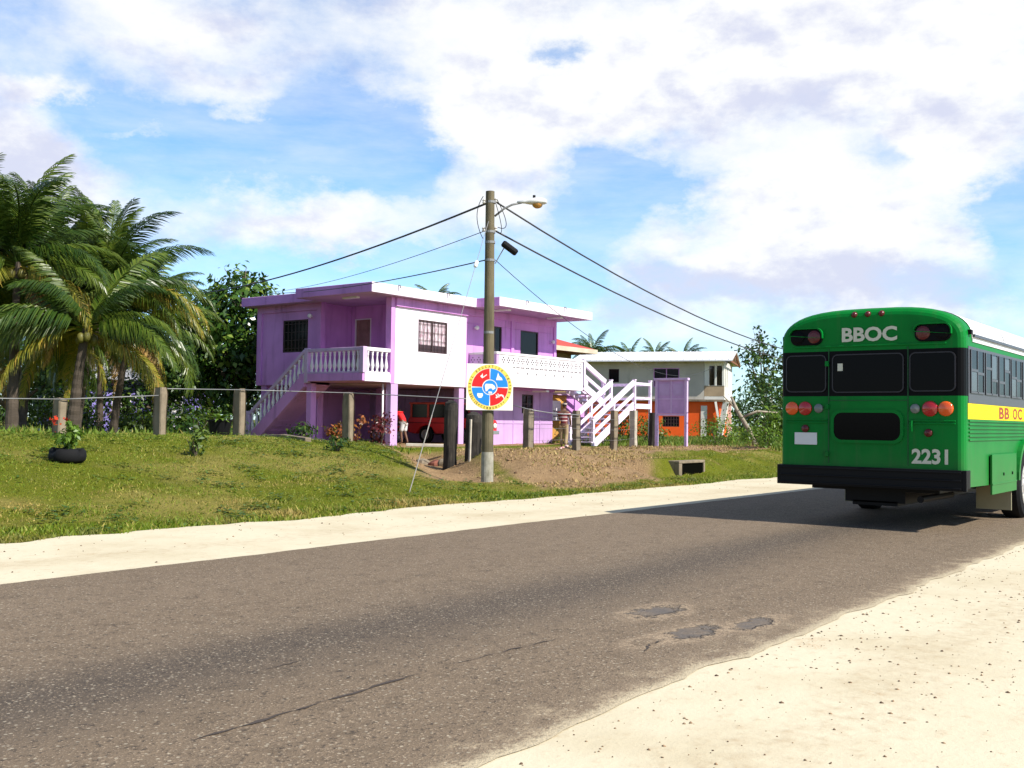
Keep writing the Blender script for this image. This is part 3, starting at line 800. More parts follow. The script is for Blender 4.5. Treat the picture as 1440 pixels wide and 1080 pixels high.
r1 = rail_part('balcony_railing', [(25.35, 25.5, 25.47, 28.05, ZF+.775, ZF+.9), (25.36, 25.49, 25.47, 28.05, ZF+.021, ZF+.075), (25.33, 25.52, 25.28, 25.47, ZF+.021, ZF+.91), (25.34, 25.51, 28.05, 28.22, ZF-.3, ZF+.93)], PURPLE2)
r2 = rail_part('balcony_railing', [(25.52, 26.68, 25.3, 25.45, ZF+.775, ZF+.9), (25.52, 26.68, 25.31, 25.44, ZF+.021, ZF+.075)], WHITEP)
for i in range(11): baluster(25.425, 25.62 + i*.228, ZF+.075, r1)
for i in range(5): baluster(25.64 + i*.225, 25.375, ZF+.075, r2)
# stair down along the end wall
y0, y1, z0, z1 = 28.22, 31.15, ZF, .72
st = MB()
n = 12
for i in range(n):
    ya = y0 + (y1-y0)*i/n; yb = y0 + (y1-y0)*(i+1)/n; zt = z0 + (z1-z0)*(i+.6)/n
    st.box(25.5, 26.6, ya, yb, zt-.22, zt)
stair = st.build('staircase', PURPLE, H)
sg = MB(); sg.prism([(y0, z0+.08), (y1, z1+.08), (y1, z1-.3), (y1-.25, z1-.3), (y0, z0-.42)], 'x', 25.34, 25.5)
sg.prism([(y0, z0-.2), (y1, z1-.2), (y1, z1-.3), (y0, z0-.36)], 'x', 25.5, 26.6)
sg.build('stringer', PURPLE, stair, bevel=.01)
hr = MB(); hr.bar((25.42, y0, z0+.84), (25.42, y1, z1+.84), .15, .12); hr.box(25.33, 25.52, y1, y1+.18, .45, z1+.93)
hro = hr.build('handrail', PURPLE2, stair, bevel=.01)
for i in range(13):
    u = (i+.5)/13; baluster(25.42, y0+(y1-y0)*u, z0+(z1-z0)*u+.08, stair)
# columns
def column(x0, x1, y0_, y1_, mat=LILAC):
    b = MB(); b.box(x0, x1, y0_, y1_, .3, ZB-.002); return b.build('column', mat, H, bevel=.012)
column(26.75, 27.1, 25.32, 25.57); column(27.1, 27.4, 29.4, 29.75, PURPLE); column(26.75, 27.05, 31.9, 32.2, PURPLE)
column(30.5, 30.8, 25.36, 25.62); column(30.5, 30.8, 29.4, 29.7, PURPLE); column(25.5, 25.75, 28.0, 28.25, PURPLE)
dp = MB(); dp.tube([(26.66, 25.62, .5), (26.66, 25.62, ZB-.01)], .035, 8); dp.build('drainpipe', WHITEP, H, smooth=True)
# road-side balcony with solid parapet; dark plates stand for shade in block holes
b = MB(); b.box(31.0, 36.9, 24.0, 25.31, ZB+.1, ZF+.02); b.build('balcony_floor', PURPLE, H, bevel=.01)
b = MB(); b.box(30.97, 36.93, 23.955, 24.16, 3.9, 3.99); b.box(30.97, 31.19, 24.16, 25.3, 3.9, 3.99); b.box(36.76, 36.93, 24.16, 25.3, 3.9, 3.99); b.build('coping', WHITEP, H, bevel=.01)
b = MB(); b.box(36.76, 36.9, 24.13, 25.3, ZB+.06, 3.9); b.build('parapet', LILAC, H)
HOLE_SHADE = flat('block_hole_shade', (.10, .085, .10), .9)
b = MB(); b.box(31.16, 36.9, 23.985, 24.13, ZB+.06, 3.9)
def diamond(mb, cx, cz, a, c, y): mb.prism([(cx-a, cz), (cx, cz-c), (cx+a, cz), (cx, cz+c)], 'y', y, y-.004, 1)
for i in range(18):
    cx = 31.42 + i*.31
    for dx, dz in ((-.07, 0), (.07, 0), (0, .085), (0, -.085)): diamond(b, cx+dx, 3.70+dz, .052, .046, 23.985)
    for dx in (-.06, .06): b.box(cx+dx-.045, cx+dx+.045, 23.981, 23.985, 3.42, 3.475, 1)
    if i % 2: diamond(b, cx, 3.24, .045, .06, 23.985)
b.build('parapet', [WHITEP, HOLE_SHADE], H)
b = MB(); b.box(31.0, 31.16, 23.985, 25.3, ZB+.06, 3.9)
for i in range(4):
    cy = 24.25 + i*.29
    for dy, dz in ((-.07, 0), (.07, 0), (0, .085), (0, -.085)):
        b.prism([(cy+dy-.032, 3.7+dz), (cy+dy, 3.67+dz), (cy+dy+.032, 3.7+dz), (cy+dy, 3.73+dz)], 'x', 31.0, 30.996, 1)
b.build('parapet', [LILAC, HOLE_SHADE], H)
# annexe below the stair
ORW = paint('orange_yellow_wall_paint', (.52, .27, .06), .8, .15, 1)
b = MB(); wall(b, 'x', 36.82, 38.1, 25.6, 25.75, .3, 2.55); b.build('annexe_wall', ORW, H)
b = MB(); wall(b, 'x', 38.12, 39.6, 25.6, 25.75, .3, 2.55); wall(b, 'y', 25.76, 29, 39.46, 39.6, .3, 2.55); b.build('annexe_wall', PURPLE, H)
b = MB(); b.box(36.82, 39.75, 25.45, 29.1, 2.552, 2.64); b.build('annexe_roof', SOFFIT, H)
b = MB(); b.box(37.0, 37.62, 25.57, 25.597, 1.45, 2.3); nb = b.build('notice_board', WHITEP, H)
b = MB(); b.box(37.05, 37.57, 25.565, 25.57, 1.62, 1.66); b.box(37.05, 37.57, 25.565, 25.57, 1.84, 1.88); b.build('shelf_line', FRAME, nb)

# ------------------------------------------------------------------ switchback stair at the end of the house
SW = thing('outdoor_staircase', 'pale pink timber staircase with landing, switching back down from the balcony', 'staircase', (38.5, 23.6, .45))
def flight(x0, z0, x1, z1, ya, yb, n, posts=True, h=.92):
    for y in (ya, yb):
        b = MB(); b.bar((x0, y, z0-.05), (x1, y, z1-.05), .07, .30); b.build('stringer', STAIRP, SW, bevel=.008)
        b = MB(); b.bar((x0, y, z0+h), (x1, y, z1+h), .10, .21); b.bar((x0, y, z0+h*.45), (x1, y, z1+h*.45), .06, .15); b.build('handrail', STAIRP, SW, bevel=.008)
    b = MB()
    for i in range(n):
        u = (i+.5)/n; x = x0+(x1-x0)*u; z = z0+(z1-z0)*u
        b.box(x-.14, x+.14, ya+.04, yb-.04, z-.02, z+.03)
    b.build('tread', STAIRP, SW)
def post(x, y, z0, z1, w=.11):
    b = MB(); b.box(x-w/2, x+w/2, y-w/2, y+w/2, z0, z1); b.box(x-w*.65, x+w*.65, y-w*.65, y+w*.65, z1, z1+.04); b.build('post', STAIRP, SW, bevel=.006)
flight(37.0, 2.95, 38.7, 2.22, 24.0, 24.95, 5)
flight(38.75, 2.2, 35.5, .5, 22.6, 23.7, 9)
b = MB(); b.box(38.7, 40.1, 22.55, 25.0, 2.12, 2.2); b.box(38.7, 40.1, 22.5, 22.55, 2.0, 2.21); b.box(40.1, 40.15, 22.55, 25.0, 2.0, 2.21); b.build('landing', STAIRP, SW, bevel=.008)
b = MB(); b.box(38.85, 40.1, 22.54, 22.62, 3.0, 3.12); b.box(38.85, 40.1, 22.55, 22.61, 2.4, 2.5); b.box(40.07, 40.15, 22.64, 25.0, 3.0, 3.12); b.box(40.08, 40.14, 22.64, 25.0, 2.4, 2.5)
b.build('landing_rail', STAIRP, SW, bevel=.008)
for x, y, z0, z1 in ((38.75, 22.58, .4, 3.2), (40.1, 22.58, .4, 3.2), (40.1, 25.0, .4, 3.2), (38.75, 25.0, .4, 3.2), (38.72, 23.72, 2.2, 3.2),
                     (37.0, 24.0, 2.9, 4.0), (37.0, 24.95, 2.9, 4.0), (35.55, 22.6, .4, 1.55), (35.55, 23.7, .4, 1.55), (37.1, 22.6, .4, 2.3), (37.1, 23.7, .4, 2.3)):
    post(x, y, z0, z1)
# ------------------------------------------------------------------ the green bus
BUS = thing('bus', 'green bus with white roof and yellow side stripe seen from behind on the road', 'bus', (14.0, 4.6, 0))
GREEN = paint('bus_green_paint', (.002, .180, .026), .42, .14, 1.2, dirt=(.012, .085, .018), dirt_amt=.45, fine=.03, bmp=.03, spec=.12)
GREEN.node_tree.nodes['Principled BSDF'].inputs['Coat Weight'].default_value = .0
def bus_dust(m):
    nt = m.node_tree; b = nt.nodes['Principled BSDF']; src = b.inputs['Base Color'].links[0].from_socket
    oc = next(n for n in nt.nodes if n.type == 'TEX_COORD').outputs['Object']
    sx = nt.nodes.new('ShaderNodeSeparateXYZ'); nt.links.new(oc, sx.inputs[0])
    low = math_(nt, 'SUBTRACT', 1.0, step_(nt, math_(nt, 'ADD', sx.outputs[2], math_(nt, 'MULTIPLY_ADD', noise_(nt, oc, 2.5, 5, .65), -.9, .45)), .55, 1.25))
    streak = step_(nt, noise_(nt, mapping(nt, oc, (5, 5, .35)), 2.2, 5, .65), .52, .75)
    k = math_(nt, 'ADD', math_(nt, 'MULTIPLY', low, .22), math_(nt, 'MULTIPLY', streak, .16))
    nt.links.new(mixrgb(nt, src, (.10, .12, .065), k), b.inputs['Base Color'])
bus_dust(GREEN)
BUSBLK = flat('bus_black_band', (.004, .004, .005), .4, 0, .08)
BUSWHITE = paint('bus_white_roof', (.74, .74, .74), .4, .06, 1, dirt=(.4, .38, .35), dirt_amt=.3)
YEL = paint('bus_yellow_stripe', (.85, .62, .002), .6, .08, 2)
GLASS = flat('bus_window_glass', (.003, .003, .005), .12, 0, .07)
GREYF = flat('window_frame_grey', (.10, .10, .115), .4, .4)
RED_L = flat('red_lens', (.42, .008, .008), .18, 0, .6, .5); ORA_L = flat('amber_lens', (.78, .105, .008), .18, 0, .6, .5); GRY_L = flat('grey_lens', (.16, .18, .17), .2, 0, .6)
DRED_L = flat('dark_red_lens', (.10, .006, .008), .25, 0, .5)
LETW = flat('cream_lettering', (.62, .62, .50), .6)
CY, HW = 4.6, 1.22
def prof(inset, drop=0):
    """half profile right side bottom -> roof centre -> left side bottom (y,z)"""
    hw = HW - inset
    zs = [.60, .84, 1.15, 1.44, 1.76, 2.37, 2.50]
    R = [(CY-hw, z) for z in zs]
    zt = 2.945 - drop; zb = 2.52 - drop*.2
    for i in range(1, 12):
        q = pi/2*i/12
        R.append((CY - hw*cos(q)**.62, zb + (zt-zb)*sin(q)**.9))
    L = [(2*CY - y, z) for y, z in R[::-1]]
    return R + [(CY, zt)] + L
rings = [(14.0, .085, .11), (14.012, .05, .07), (14.04, .022, .035), (14.09, .005, .01), (14.15, 0, 0), (14.36, 0, 0), (24.6, 0, 0)]
P0 = prof(0); NP = len(P0)
bb = MB(); vs = []; fs = []; ms = []
for x, ins, dr in rings:
    vs += [(x, y, z) for y, z in prof(ins, dr)]
def band(i):
    j = i if i < NP//2 else NP-2-i
    return 1 if j == 4 else 0
for k in range(len(rings)-1):
    for i in range(NP-1):
        if k == len(rings)-2 and 6 <= i <= NP-8: continue       # the roof is its own part
        if k == len(rings)-2 and (i < 2 or i > NP-4): continue  # the skirts with their arches too
        fs.append((k*NP+i, k*NP+i+1, (k+1)*NP+i+1, (k+1)*NP+i)); ms.append(band(i))
for i in range(NP//2):
    a, b_, c, d_ = i, i+1, NP-2-i, NP-1-i
    fs.append((a, b_, c, d_) if b_ != c else (a, b_, d_)); ms.append(band(i))
k = (len(rings)-1)*NP
fs.append([k+i for i in range(NP)]); ms.append(0)
bb.add(vs, fs); bb.m = ms
body = bb.build('body', [GREEN, BUSBLK], BUS)
# roof
rp = MB(); idx = list(range(6, NP-6)); a = [(14.34, P0[i][0], P0[i][1]) for i in idx]; b_ = [(24.62, P0[i][0], P0[i][1]) for i in idx]
a = [(x, CY+(y-CY)*1.006, z+.006) for x, y, z in a]; b_ = [(x, CY+(y-CY)*1.006, z+.006) for x, y, z in b_]
n = len(idx); rp.add(a+b_, [(i, i+1, n+i+1, n+i) for i in range(n-1)])
rfb = rp.build('roof', BUSWHITE, BUS, smooth=True)
g_ = MB()
for sgn in (-1, 1): g_.bar((14.36, CY+sgn*1.242, 2.545), (24.6, CY+sgn*1.242, 2.545), .03, .035)
g_.build('drip_rail', GREYF, rfb)
g_ = MB()
for sgn in (-1, 1): g_.box(14.36, 24.6, CY+sgn*1.2265-.005, CY+sgn*1.2265+.005, 2.465, 2.53)
g_.build('roof_edge', BUSWHITE, rfb)
for x in (16.2, 18.2, 20.2, 22.2):
    g_ = MB(); n = len(idx)
    a = [(x-.03, CY+(P0[i][0]-CY)*1.012, P0[i][1]+.010) for i in idx]; b_ = [(x+.03, y, z) for _, y, z in a]
    g_.add(a+b_, [(i, i+1, n+i+1, n+i) for i in range(n-1)]); g_.build('roof_seam', BUSWHITE, rfb, smooth=True)
# chassis and skirts with wheel arches
c_ = MB(); c_.box(14.25, 24.5, 3.75, 5.45, .50, .60); c_.box(14.3, 24.3, 4.2, 5.0, .34, .5); c_.tube([(14.1, 3.95, .42), (15.6, 3.95, .42)], .045, 10)
c_.tube([(17.5, 3.6, .5), (17.5, 5.6, .5)], .09, 10); c_.ball((17.5, 4.6, .5), .2); c_.box(14.3, 16.5, 4.3, 4.9, .3, .36)
c_.build('chassis', BLACKP, BUS)
# (the lower body side sits in front of the shell so the arches read as openings)
for ya, yb in ((3.381, 3.40), (5.80, 5.819)):
    b = MB(); sk = [(14.3, .60), (16.90, .57)] + [(17.5 - .59*cos(pi*i/14), .57 + .54*sin(pi*i/14)) for i in range(1, 14)] + [(18.1, .57), (22.4, .57)]
    sk += [(23.0 - .59*cos(pi*i/14), .57 + .54*sin(pi*i/14)) for i in range(1, 14)] + [(23.6, .57), (24.6, .57), (24.6, 1.151), (14.3, 1.151)]
    b.prism(sk, 'y', ya, yb); b.build('skirt_panel', GREEN, BUS)
b = MB(); b.box(14.2, 24.5, 3.42, 5.78, 1.12, 1.149); b.box(14.2, 16.7, 3.45, 5.75, .62, 1.119); b.box(18.3, 22.2, 3.45, 5.75, .6, 1.119); b.box(16.7, 18.3, 3.95, 5.25, .62, 1.119); b.box(22.2, 24.4, 3.95, 5.25, .6, 1.119)
b.build('underbody', BLACKP, BUS)
for ya, yb, s_ in ((3.315, 3.3805, -1), (5.8195, 5.885, 1)):
    for wx in (17.5, 23.0):
        b = MB(); P = []; Q = []
        for i in range(17):
            q = pi*i/16; P.append((wx-.66*cos(q), .60+.60*sin(q))); Q.append((wx-.58*cos(q), .60+.53*sin(q)))
        for i in range(16):
            b.prism([P[i], P[i+1], Q[i+1], Q[i]], 'y', ya, yb)
        b.build('wheel_arch', GREEN, BUS, smooth=False)
b = MB(); b.box(15.25, 16.76, 3.335, 3.361, .46, 1.0); b.box(15.25, 16.76, 3.329, 3.335, .585, .61); o = b.build('compartment_door', GREEN, BUS, bevel=.006)
b = MB(); b.box(15.9, 15.93, 3.322, 3.335, .70, .74); b.box(16.45, 16.48, 3.322, 3.335, .70, .74); b.build('latch', BLACKP, o)
def wheel(x, y, sgn, dual):
    b = MB(); b.lathe([(.28, -.15), (.46, -.15), (.50, -.11), (.505, .0), (.50, .11), (.46, .15), (.33, .15), (.30, .1), (.28, .1)], (x, y, .5), (0, sgn, 0), 28)
    t = b.build('wheel', RUBBER, BUS, smooth=False)
    b = MB()
    b.lathe([(.33, .13), (.325, .16), (.30, .155), (.27, .04), (.12, .02), (.12, .14), (.09, .18), (.0, .18)] if dual else [(.33, .13), (.325, .16), (.30, .155), (.26, .08), (.12, .13), (.1, .2), (.0, .2)], (x, y, .5), (0, sgn, 0), 28)
    rim = b.build('rim', flat('white_rim', (.66, .64, .62), .35, .3), t)
    b = MB()
    for i in range(10):
        q = 2*pi*i/10; b.lathe([(.014, .10), (.014, .16), (.0, .17)], (x+.19*cos(q), y, .5+.19*sin(q)), (0, sgn, 0), 6)
    b.build('wheel_nut', CHROME, t)
for x in (17.5, 23.0):
    wheel(x, 3.50, -1, x < 20); wheel(x, 5.70, 1, x < 20)
for yy_ in (3.62, 5.58):
    b = MB(); b.box(16.62, 16.65, yy_-.24, yy_+.24, .17, .56); b.build('mud_flap', paint('beige_mud_flap', (.34, .31, .2), .8), BUS)
# bumper
b = MB(); b.box(13.93, 14.0, 3.40, 5.79, .555, .82); b.box(13.915, 13.93, 3.41, 5.78, .775, .80); b.box(13.915, 13.93, 3.41, 5.78, .675, .70); b.box(13.915, 13.93, 3.41, 5.78, .575, .60)
b.box(14.0, 14.13, 3.345, 3.36, .585, .82); b.box(13.93, 14.0, 3.345, 3.40, .555, .82); b.box(13.93, 14.13, 5.79, 5.83, .555, .82)
b.build('rear_bumper', BLACKP, BUS, bevel=.008)
# rear windows: pane, rubber and bright rim
def rrect(y0, y1, z0, z1, r, n=5):
    out = []
    for cy, cz, a0 in ((y1-r, z1-r, 0), (y0+r, z1-r, 90), (y0+r, z0+r, 180), (y1-r, z0+r, 270)):
        for i in range(n+1):
            q = radians(a0 + 90*i/n); out.append((cy+r*cos(q), cz+r*sin(q)))
    return out
def ringx(mb, A, B, x0, x1, m=0):
    n = len(A)
    vs = [(x0, *p) for p in A] + [(x0, *p) for p in B] + [(x1, *p) for p in A] + [(x1, *p) for p in B]
    fs = []
    for i in range(n):
        j = (i+1) % n
        fs += [(i, j, n+j, n+i), (2*n+i, 3*n+i, 3*n+j, 2*n+j), (i, 2*n+i, 2*n+j, j), (n+i, n+j, 3*n+j, 3*n+i)]
    mb.add(vs, fs, m)
TRIM = flat('window_rim_grey', (.035, .032, .04), .35, .4)
for y0_, y1_, z0_ in ((3.50, 4.04, 1.83), (4.14, 5.06, 1.82), (5.17, 5.71, 1.83)):
    b = MB(); b.prism(rrect(y0_, y1_, z0_, 2.31, .06), 'x', 13.988, 13.999); w_ = b.build('rear_window', GLASS, BUS)
    b = MB(); ringx(b, rrect(y0_-.015, y1_+.015, z0_-.015, 2.325, .075), rrect(y0_, y1_, z0_, 2.31, .06), 13.978, 13.9995); b.build('window_rim', TRIM, w_)
b = MB(); b.box(13.985, 13.9885, 4.93, 5.0, 2.10, 2.20); b.build('paper_sticker', LETW, BUS)
b = MB(); b.prism(rrect(4.17, 5.05, 1.175, 1.54, .11), 'x', 13.985, 13.999); w_ = b.build('rear_window', GLASS, BUS)
b = MB(); ringx(b, rrect(4.13, 5.09, 1.135, 1.58, .13), rrect(4.17, 5.05, 1.175, 1.54, .11), 13.975, 13.9995); b.build('window_rim', GREEN, w_)
# emergency door outline, hinges, handle
b = MB(); b.box(13.993, 13.9995, 4.07, 4.082, .86, 2.4); b.box(13.993, 13.9995, 5.118, 5.13, .86, 2.4); b.box(13.993, 13.9995, 4.082, 5.118, 1.70, 1.708); b.build('door_seam', flat('seam_dark_green', (.005, .08, .02), .5), BUS)
b = MB()
for z in (.98, 1.62, 2.2): b.box(13.965, 13.9995, 5.12, 5.17, z-.035, z+.035)
b.build('door_hinge', GREEN, BUS, bevel=.006)
b = MB(); b.tube([(13.955, 4.02, 1.30), (13.945, 4.02, 1.37), (13.955, 4.02, 1.44)], .012, 6); b.build('door_handle', GREEN, BUS)
# rub rails at the rear and ribs on the flank
b = MB()
for z in (1.44, 1.405):
    b.box(13.98, 13.9995, 3.49, 4.06, z-.010, z+.010); b.box(13.98, 13.9995, 5.14, 5.72, z-.010, z+.010)
b.box(13.98, 13.9995, 3.60, 5.62, 2.42, 2.445)
b.build('rub_rail', GREEN, BUS, bevel=.006)
b = MB()
for sgn, yb in ((-1, 3.38), (1, 5.82)):
    for z in (1.20, 1.25, 1.30, 1.35, 1.40, 1.445):
        p, q = sorted((yb + sgn*.001, yb + sgn*.016)); b.box(14.18, 24.5, p, q, z-.012, z+.012)
b.build('side_rib', GREEN, BUS, bevel=.004)
for sgn, yb in ((-1, 3.38), (1, 5.82)):
    p, q = sorted((yb + sgn*.0005, yb + sgn*.004)); b = MB(); b.box(14.14, 24.5, p, q, 1.468, 1.668); ys_ = b.build('yellow_stripe', YEL, BUS)
b = MB(); DR = flat('dark_red_lettering', (.30, .045, .008), .5)
for x, s_, w_ in ((15.85, 'B', .30), (16.19, 'B', .30), (16.72, 'O', .30), (17.06, 'C', .30)): b.text(s_, (x, 3.3745, 1.485), (1, 0, 0), (0, 0, 1), w_, .165, .001, .03)
b.build('stripe_lettering', DR, BUS)
# side windows: twelve sash units a side
FROST = flat('upper_sash_glass', (.05, .052, .06), .2, 0, .3)
for sgn, yb in ((-1, 3.38), (1, 5.82)):
    p, q = sorted((yb + sgn*.0008, yb + sgn*.006)); b = MB(); b.box(14.16, 24.4, p, q, 1.672, 2.40); b.build('window_band', GREYF, BUS)
    for i in range(13):
        x0 = 14.24 + i*.78; f = MB()
        p, q = sorted((yb + sgn*.0065, yb + sgn*.014))
        f.box(x0, x0+.70, p, q, 1.80, 2.36); w_ = f.build('side_window', GLASS, BUS)
        p, q = sorted((yb + sgn*.0145, yb + sgn*.022)); f = MB()
        for xa, xb in ((x0, x0+.03), (x0+.335, x0+.365), (x0+.67, x0+.70)): f.box(xa, xb, p, q, 1.80, 2.36)
        drop = (.0, .06, -.1, 0)[i % 4]
        f.box(x0+.031, x0+.334, p, q, 2.08+drop, 2.115+drop); f.box(x0+.366, x0+.669, p, q, 2.05-drop, 2.085-drop); f.box(x0+.031, x0+.669, p, q, 1.80, 1.825)
        f.build('sash', GREYF, w_)
        p, q = sorted((yb + sgn*.0145, yb + sgn*.0165)); f = MB(); f.box(x0+.035, x0+.33, p, q, 1.83, 2.075+drop) if i % 3 == 0 else f.box(x0+.37, x0+.665, p, q, 2.09-drop, 2.34)
        f.build('reflecting_pane', FROST, w_)
# lamps
def lens(name, y, z, r, mat, x=13.999, d=.035):
    b = MB(); b.lathe([(r*1.06, 0), (r*1.06, d*.4), (r, d*.7), (r*.8, d), (0, d*1.15)], (x, y, z), (-1, 0, 0), 20); return b.build(name, mat, BUS, smooth=True)
for y, mt, nm, r in ((5.64, ORA_L, 'turn_lamp', .086), (5.452, RED_L, 'tail_lamp', .09), (5.262, GRY_L, 'reverse_lamp', .06), (3.985, GRY_L, 'reverse_lamp', .06), (3.80, RED_L, 'tail_lamp', .095), (3.607, ORA_L, 'turn_lamp', .09)):
    lens(nm, y, 1.595, r, mt)
lens('side_marker_lamp', 5.45, 1.32, .05, DRED_L); lens('side_marker_lamp', 3.82, 1.285, .05, DRED_L)
for y0_, y1_ in ((5.21, 5.66), (3.54, 3.99)):
    b = MB(); b.prism(rrect(y0_, y1_, 2.46, 2.68, .09), 'x', 13.975, 14.012); w_ = b.build('flasher_housing', BUSBLK, BUS, bevel=.01)
    for yc in (y0_+.11, y1_-.11):
        inner = abs(yc-CY) < .85
        b = MB(); b.lathe([(.088, 0), (.088, .012), (.06, .02), (0, .024)], (13.975, yc, 2.57), (-1, 0, 0), 18); b.build('flasher_lens', DRED_L if inner else BUSBLK, w_)
    b = MB(); out = rrect(y0_-.012, y1_+.012, 2.45, 2.70, .10); inn = rrect(y0_, y1_, 2.46, 2.68, .09)
    h = len(out)//2+1; ringx(b, out[:h], inn[:h], 13.94, 13.998); b.build('flasher_hood', GREEN, w_)
for y in (4.42, 4.60, 4.78):
    b = MB(); b.lathe([(.045, 0), (.042, .03), (.02, .055), (0, .06)], (14.028, y, 2.845), (-1, 0, .45), 12); b.build('clearance_lamp', DRED_L, BUS, smooth=True)
for y in (3.37, 5.83):
    b = MB(); b.box(14.18, 14.26, y-.03, y+.03, 2.55, 2.61); b.build('corner_marker', BLACKP, BUS, bevel=.008)
b = MB(); b.text('BBOC', (13.984, 4.94, 2.485), (0, -1, 0), (0, 0, 1), .73, .195, .004, .035); b.build('fleet_lettering', LETW, BUS)
b = MB(); b.text('2231', (13.995, 4.03, .885), (0, -1, 0), (0, 0, 1), .45, .195, .004, .035); b.build('number_lettering', LETW, BUS)
b = MB(); b.box(13.985, 13.9993, 5.285, 5.60, 1.10, 1.265); b.build('number_plate', flat('white_plate', (.72, .72, .72), .5), BUS, bevel=.003)
b = MB(); b.box(24.6, 24.606, 3.6, 5.6, 1.5, 2.4); b.build('windscreen', GLASS, BUS)

# ------------------------------------------------------------------ small red truck parked nose out under the house
TRUCK = thing('parked_truck', 'old boxy red four wheel drive parked nose out under the purple house', 'car', (31.6, 26.6, .5))
REDP = paint('faded_red_paint', (.66, .022, .025), .4, .2, 1.5, dirt=(.14, .02, .02), dirt_amt=.4, spec=.5)
REDR = paint('faded_red_roof', (.62, .09, .07), .5, .15, 1.5)
G = .5
x0, x1 = 30.95, 32.4
b = MB(); b.prism([(25.0, G+.42), (25.0, G+.86), (25.06, G+.93), (26.15, G+1.0), (28.3, G+1.0), (28.35, G+.9), (28.35, G+.42), (27.95, G+.36), (27.7, G+.62), (27.4, G+.72), (27.1, G+.62), (26.9, G+.36), (26.15, G+.36), (25.98, G+.62), (25.72, G+.72), (25.42, G+.62), (25.25, G+.42)], 'x', x0, x1)
b.build('body', REDP, TRUCK, bevel=.03)
b = MB()
b.bar((x0+.06, 26.2, G+1.0), (x0+.10, 26.5, G+1.52), .07, .07); b.bar((x1-.06, 26.2, G+1.0), (x1-.10, 26.5, G+1.52), .07, .07)
for y in (27.35, 28.24):
    b.box(x0+.05, x0+.11, y-.04, y+.04, G+1.0, G+1.52); b.box(x1-.11, x1-.05, y-.04, y+.04, G+1.0, G+1.52)
b.build('window_post', REDR, TRUCK)
b = MB(); b.box(x0+.03, x1-.03, 26.42, 28.34, G+1.52, G+1.60); b.build('roof', REDR, TRUCK, bevel=.03)
b = MB(); b.box(x0+.085, x0+.095, 26.4, 27.31, G+1.0, G+1.52); b.box(x0+.085, x0+.095, 27.39, 28.2, G+1.0, G+1.52); b.box(x1-.095, x1-.085, 26.4, 28.2, G+1.0, G+1.52); b.box(x0+.12, x1-.12, 28.24, 28.25, G+1.0, G+1.52)
b.build('side_glass', DARKIN, TRUCK)
b = MB(); b.bar((31.675, 26.24, G+1.0), (31.675, 26.52, G+1.52), 1.24, .012); b.build('windscreen', DARKIN, TRUCK)
for y in (25.72, 27.4):
    for xw, sg_ in ((x0+.05, -1), (x1-.05, 1)):
        b = MB(); b.lathe([(.18, -.08), (.31, -.09), (.335, -.05), (.335, .05), (.31, .09), (.2, .09), (.18, .05)], (xw, y, G+.335), (sg_, 0, 0), 22); t_ = b.build('wheel', RUBBER, TRUCK)
        b = MB(); b.lathe([(.2, .07), (.19, .085), (.16, .04), (.07, .05), (.06, .09), (0, .095)], (xw, y, G+.335), (sg_, 0, 0), 18); b.build('rim', flat('dull_silver_rim', (.4, .39, .38), .4, .5), t_)
b = MB(); b.box(x0+.02, x1-.02, 24.86, 24.99, G+.38, G+.52); b.build('front_bumper', CHROME, TRUCK, bevel=.015)
b = MB(); b.box(31.25, 32.1, 24.975, 24.999, G+.58, G+.84); b.build('grille', BLACKP, TRUCK, bevel=.01)
for xl in (31.1, 32.25):
    b = MB(); b.lathe([(.10, 0), (.095, .03), (.05, .045), (0, .05)], (xl, 24.995, G+.71), (0, -1, 0), 14); b.build('headlight', LAMPW, TRUCK, smooth=True)
b = MB(); b.box(31.5, 31.85, 24.84, 24.859, G+.39, G+.51); b.build('number_plate', LAMPW, TRUCK)
for xm, sg_ in ((x0, -1), (x1, 1)):
    b = MB(); b.tube([(xm+.03*-sg_, 26.35, G+1.02), (xm+sg_*.14, 26.3, G+1.06)], .015, 6); b.ball((xm+sg_*.2, 26.3, G+1.08), (.09, .03, .08), 10); b.build('wing_mirror', BLACKP, TRUCK, smooth=True)
b = MB(); b.box(x0-.012, x0-.001, 26.2, 28.3, G+.78, G+.80); b.box(x0-.02, x0-.001, 27.14, 27.26, G+.86, G+.89); b.box(x0-.09, x0, 26.2, 26.95, G+.34, G+.38); b.build('side_trim', BLACKP, TRUCK)

# red motorcycle
MOTO = thing('motorcycle', 'red motorcycle with white headlamp parked in the carport behind the front column', 'motorcycle', (29.9, 28.3, .5))
xm = 29.9
for y in (27.75, 29.05):
    b = MB()
    P = [(xm, y+.27*cos(2*pi*i/24), G+.3+.27*sin(2*pi*i/24)) for i in range(25)]
    b.tube(P, .045, 8, cap=False); t_ = b.build('wheel', RUBBER, MOTO, smooth=True)
    b = MB(); b.tube([(xm-.05, y, G+.3), (xm+.05, y, G+.3)], .04, 8)
    for i in range(8):
        q = pi*i/8; b.bar((xm, y+.25*cos(q), G+.3+.25*sin(q)), (xm, y-.25*cos(q), G+.3-.25*sin(q)), .012, .012)
    b.build('spokes', CHROME, t_)
b = MB(); b.tube([(xm-.07, 29.05, G+.3), (xm-.07, 28.85, G+.88)], .025, 8); b.tube([(xm+.07, 29.05, G+.3), (xm+.07, 28.85, G+.88)], .025, 8); b.tube([(xm-.33, 28.72, G+.98), (xm-.15, 28.82, G+.92), (xm+.15, 28.82, G+.92), (xm+.33, 28.72, G+.98)], .018, 8); b.build('handlebar', CHROME, MOTO, smooth=True)
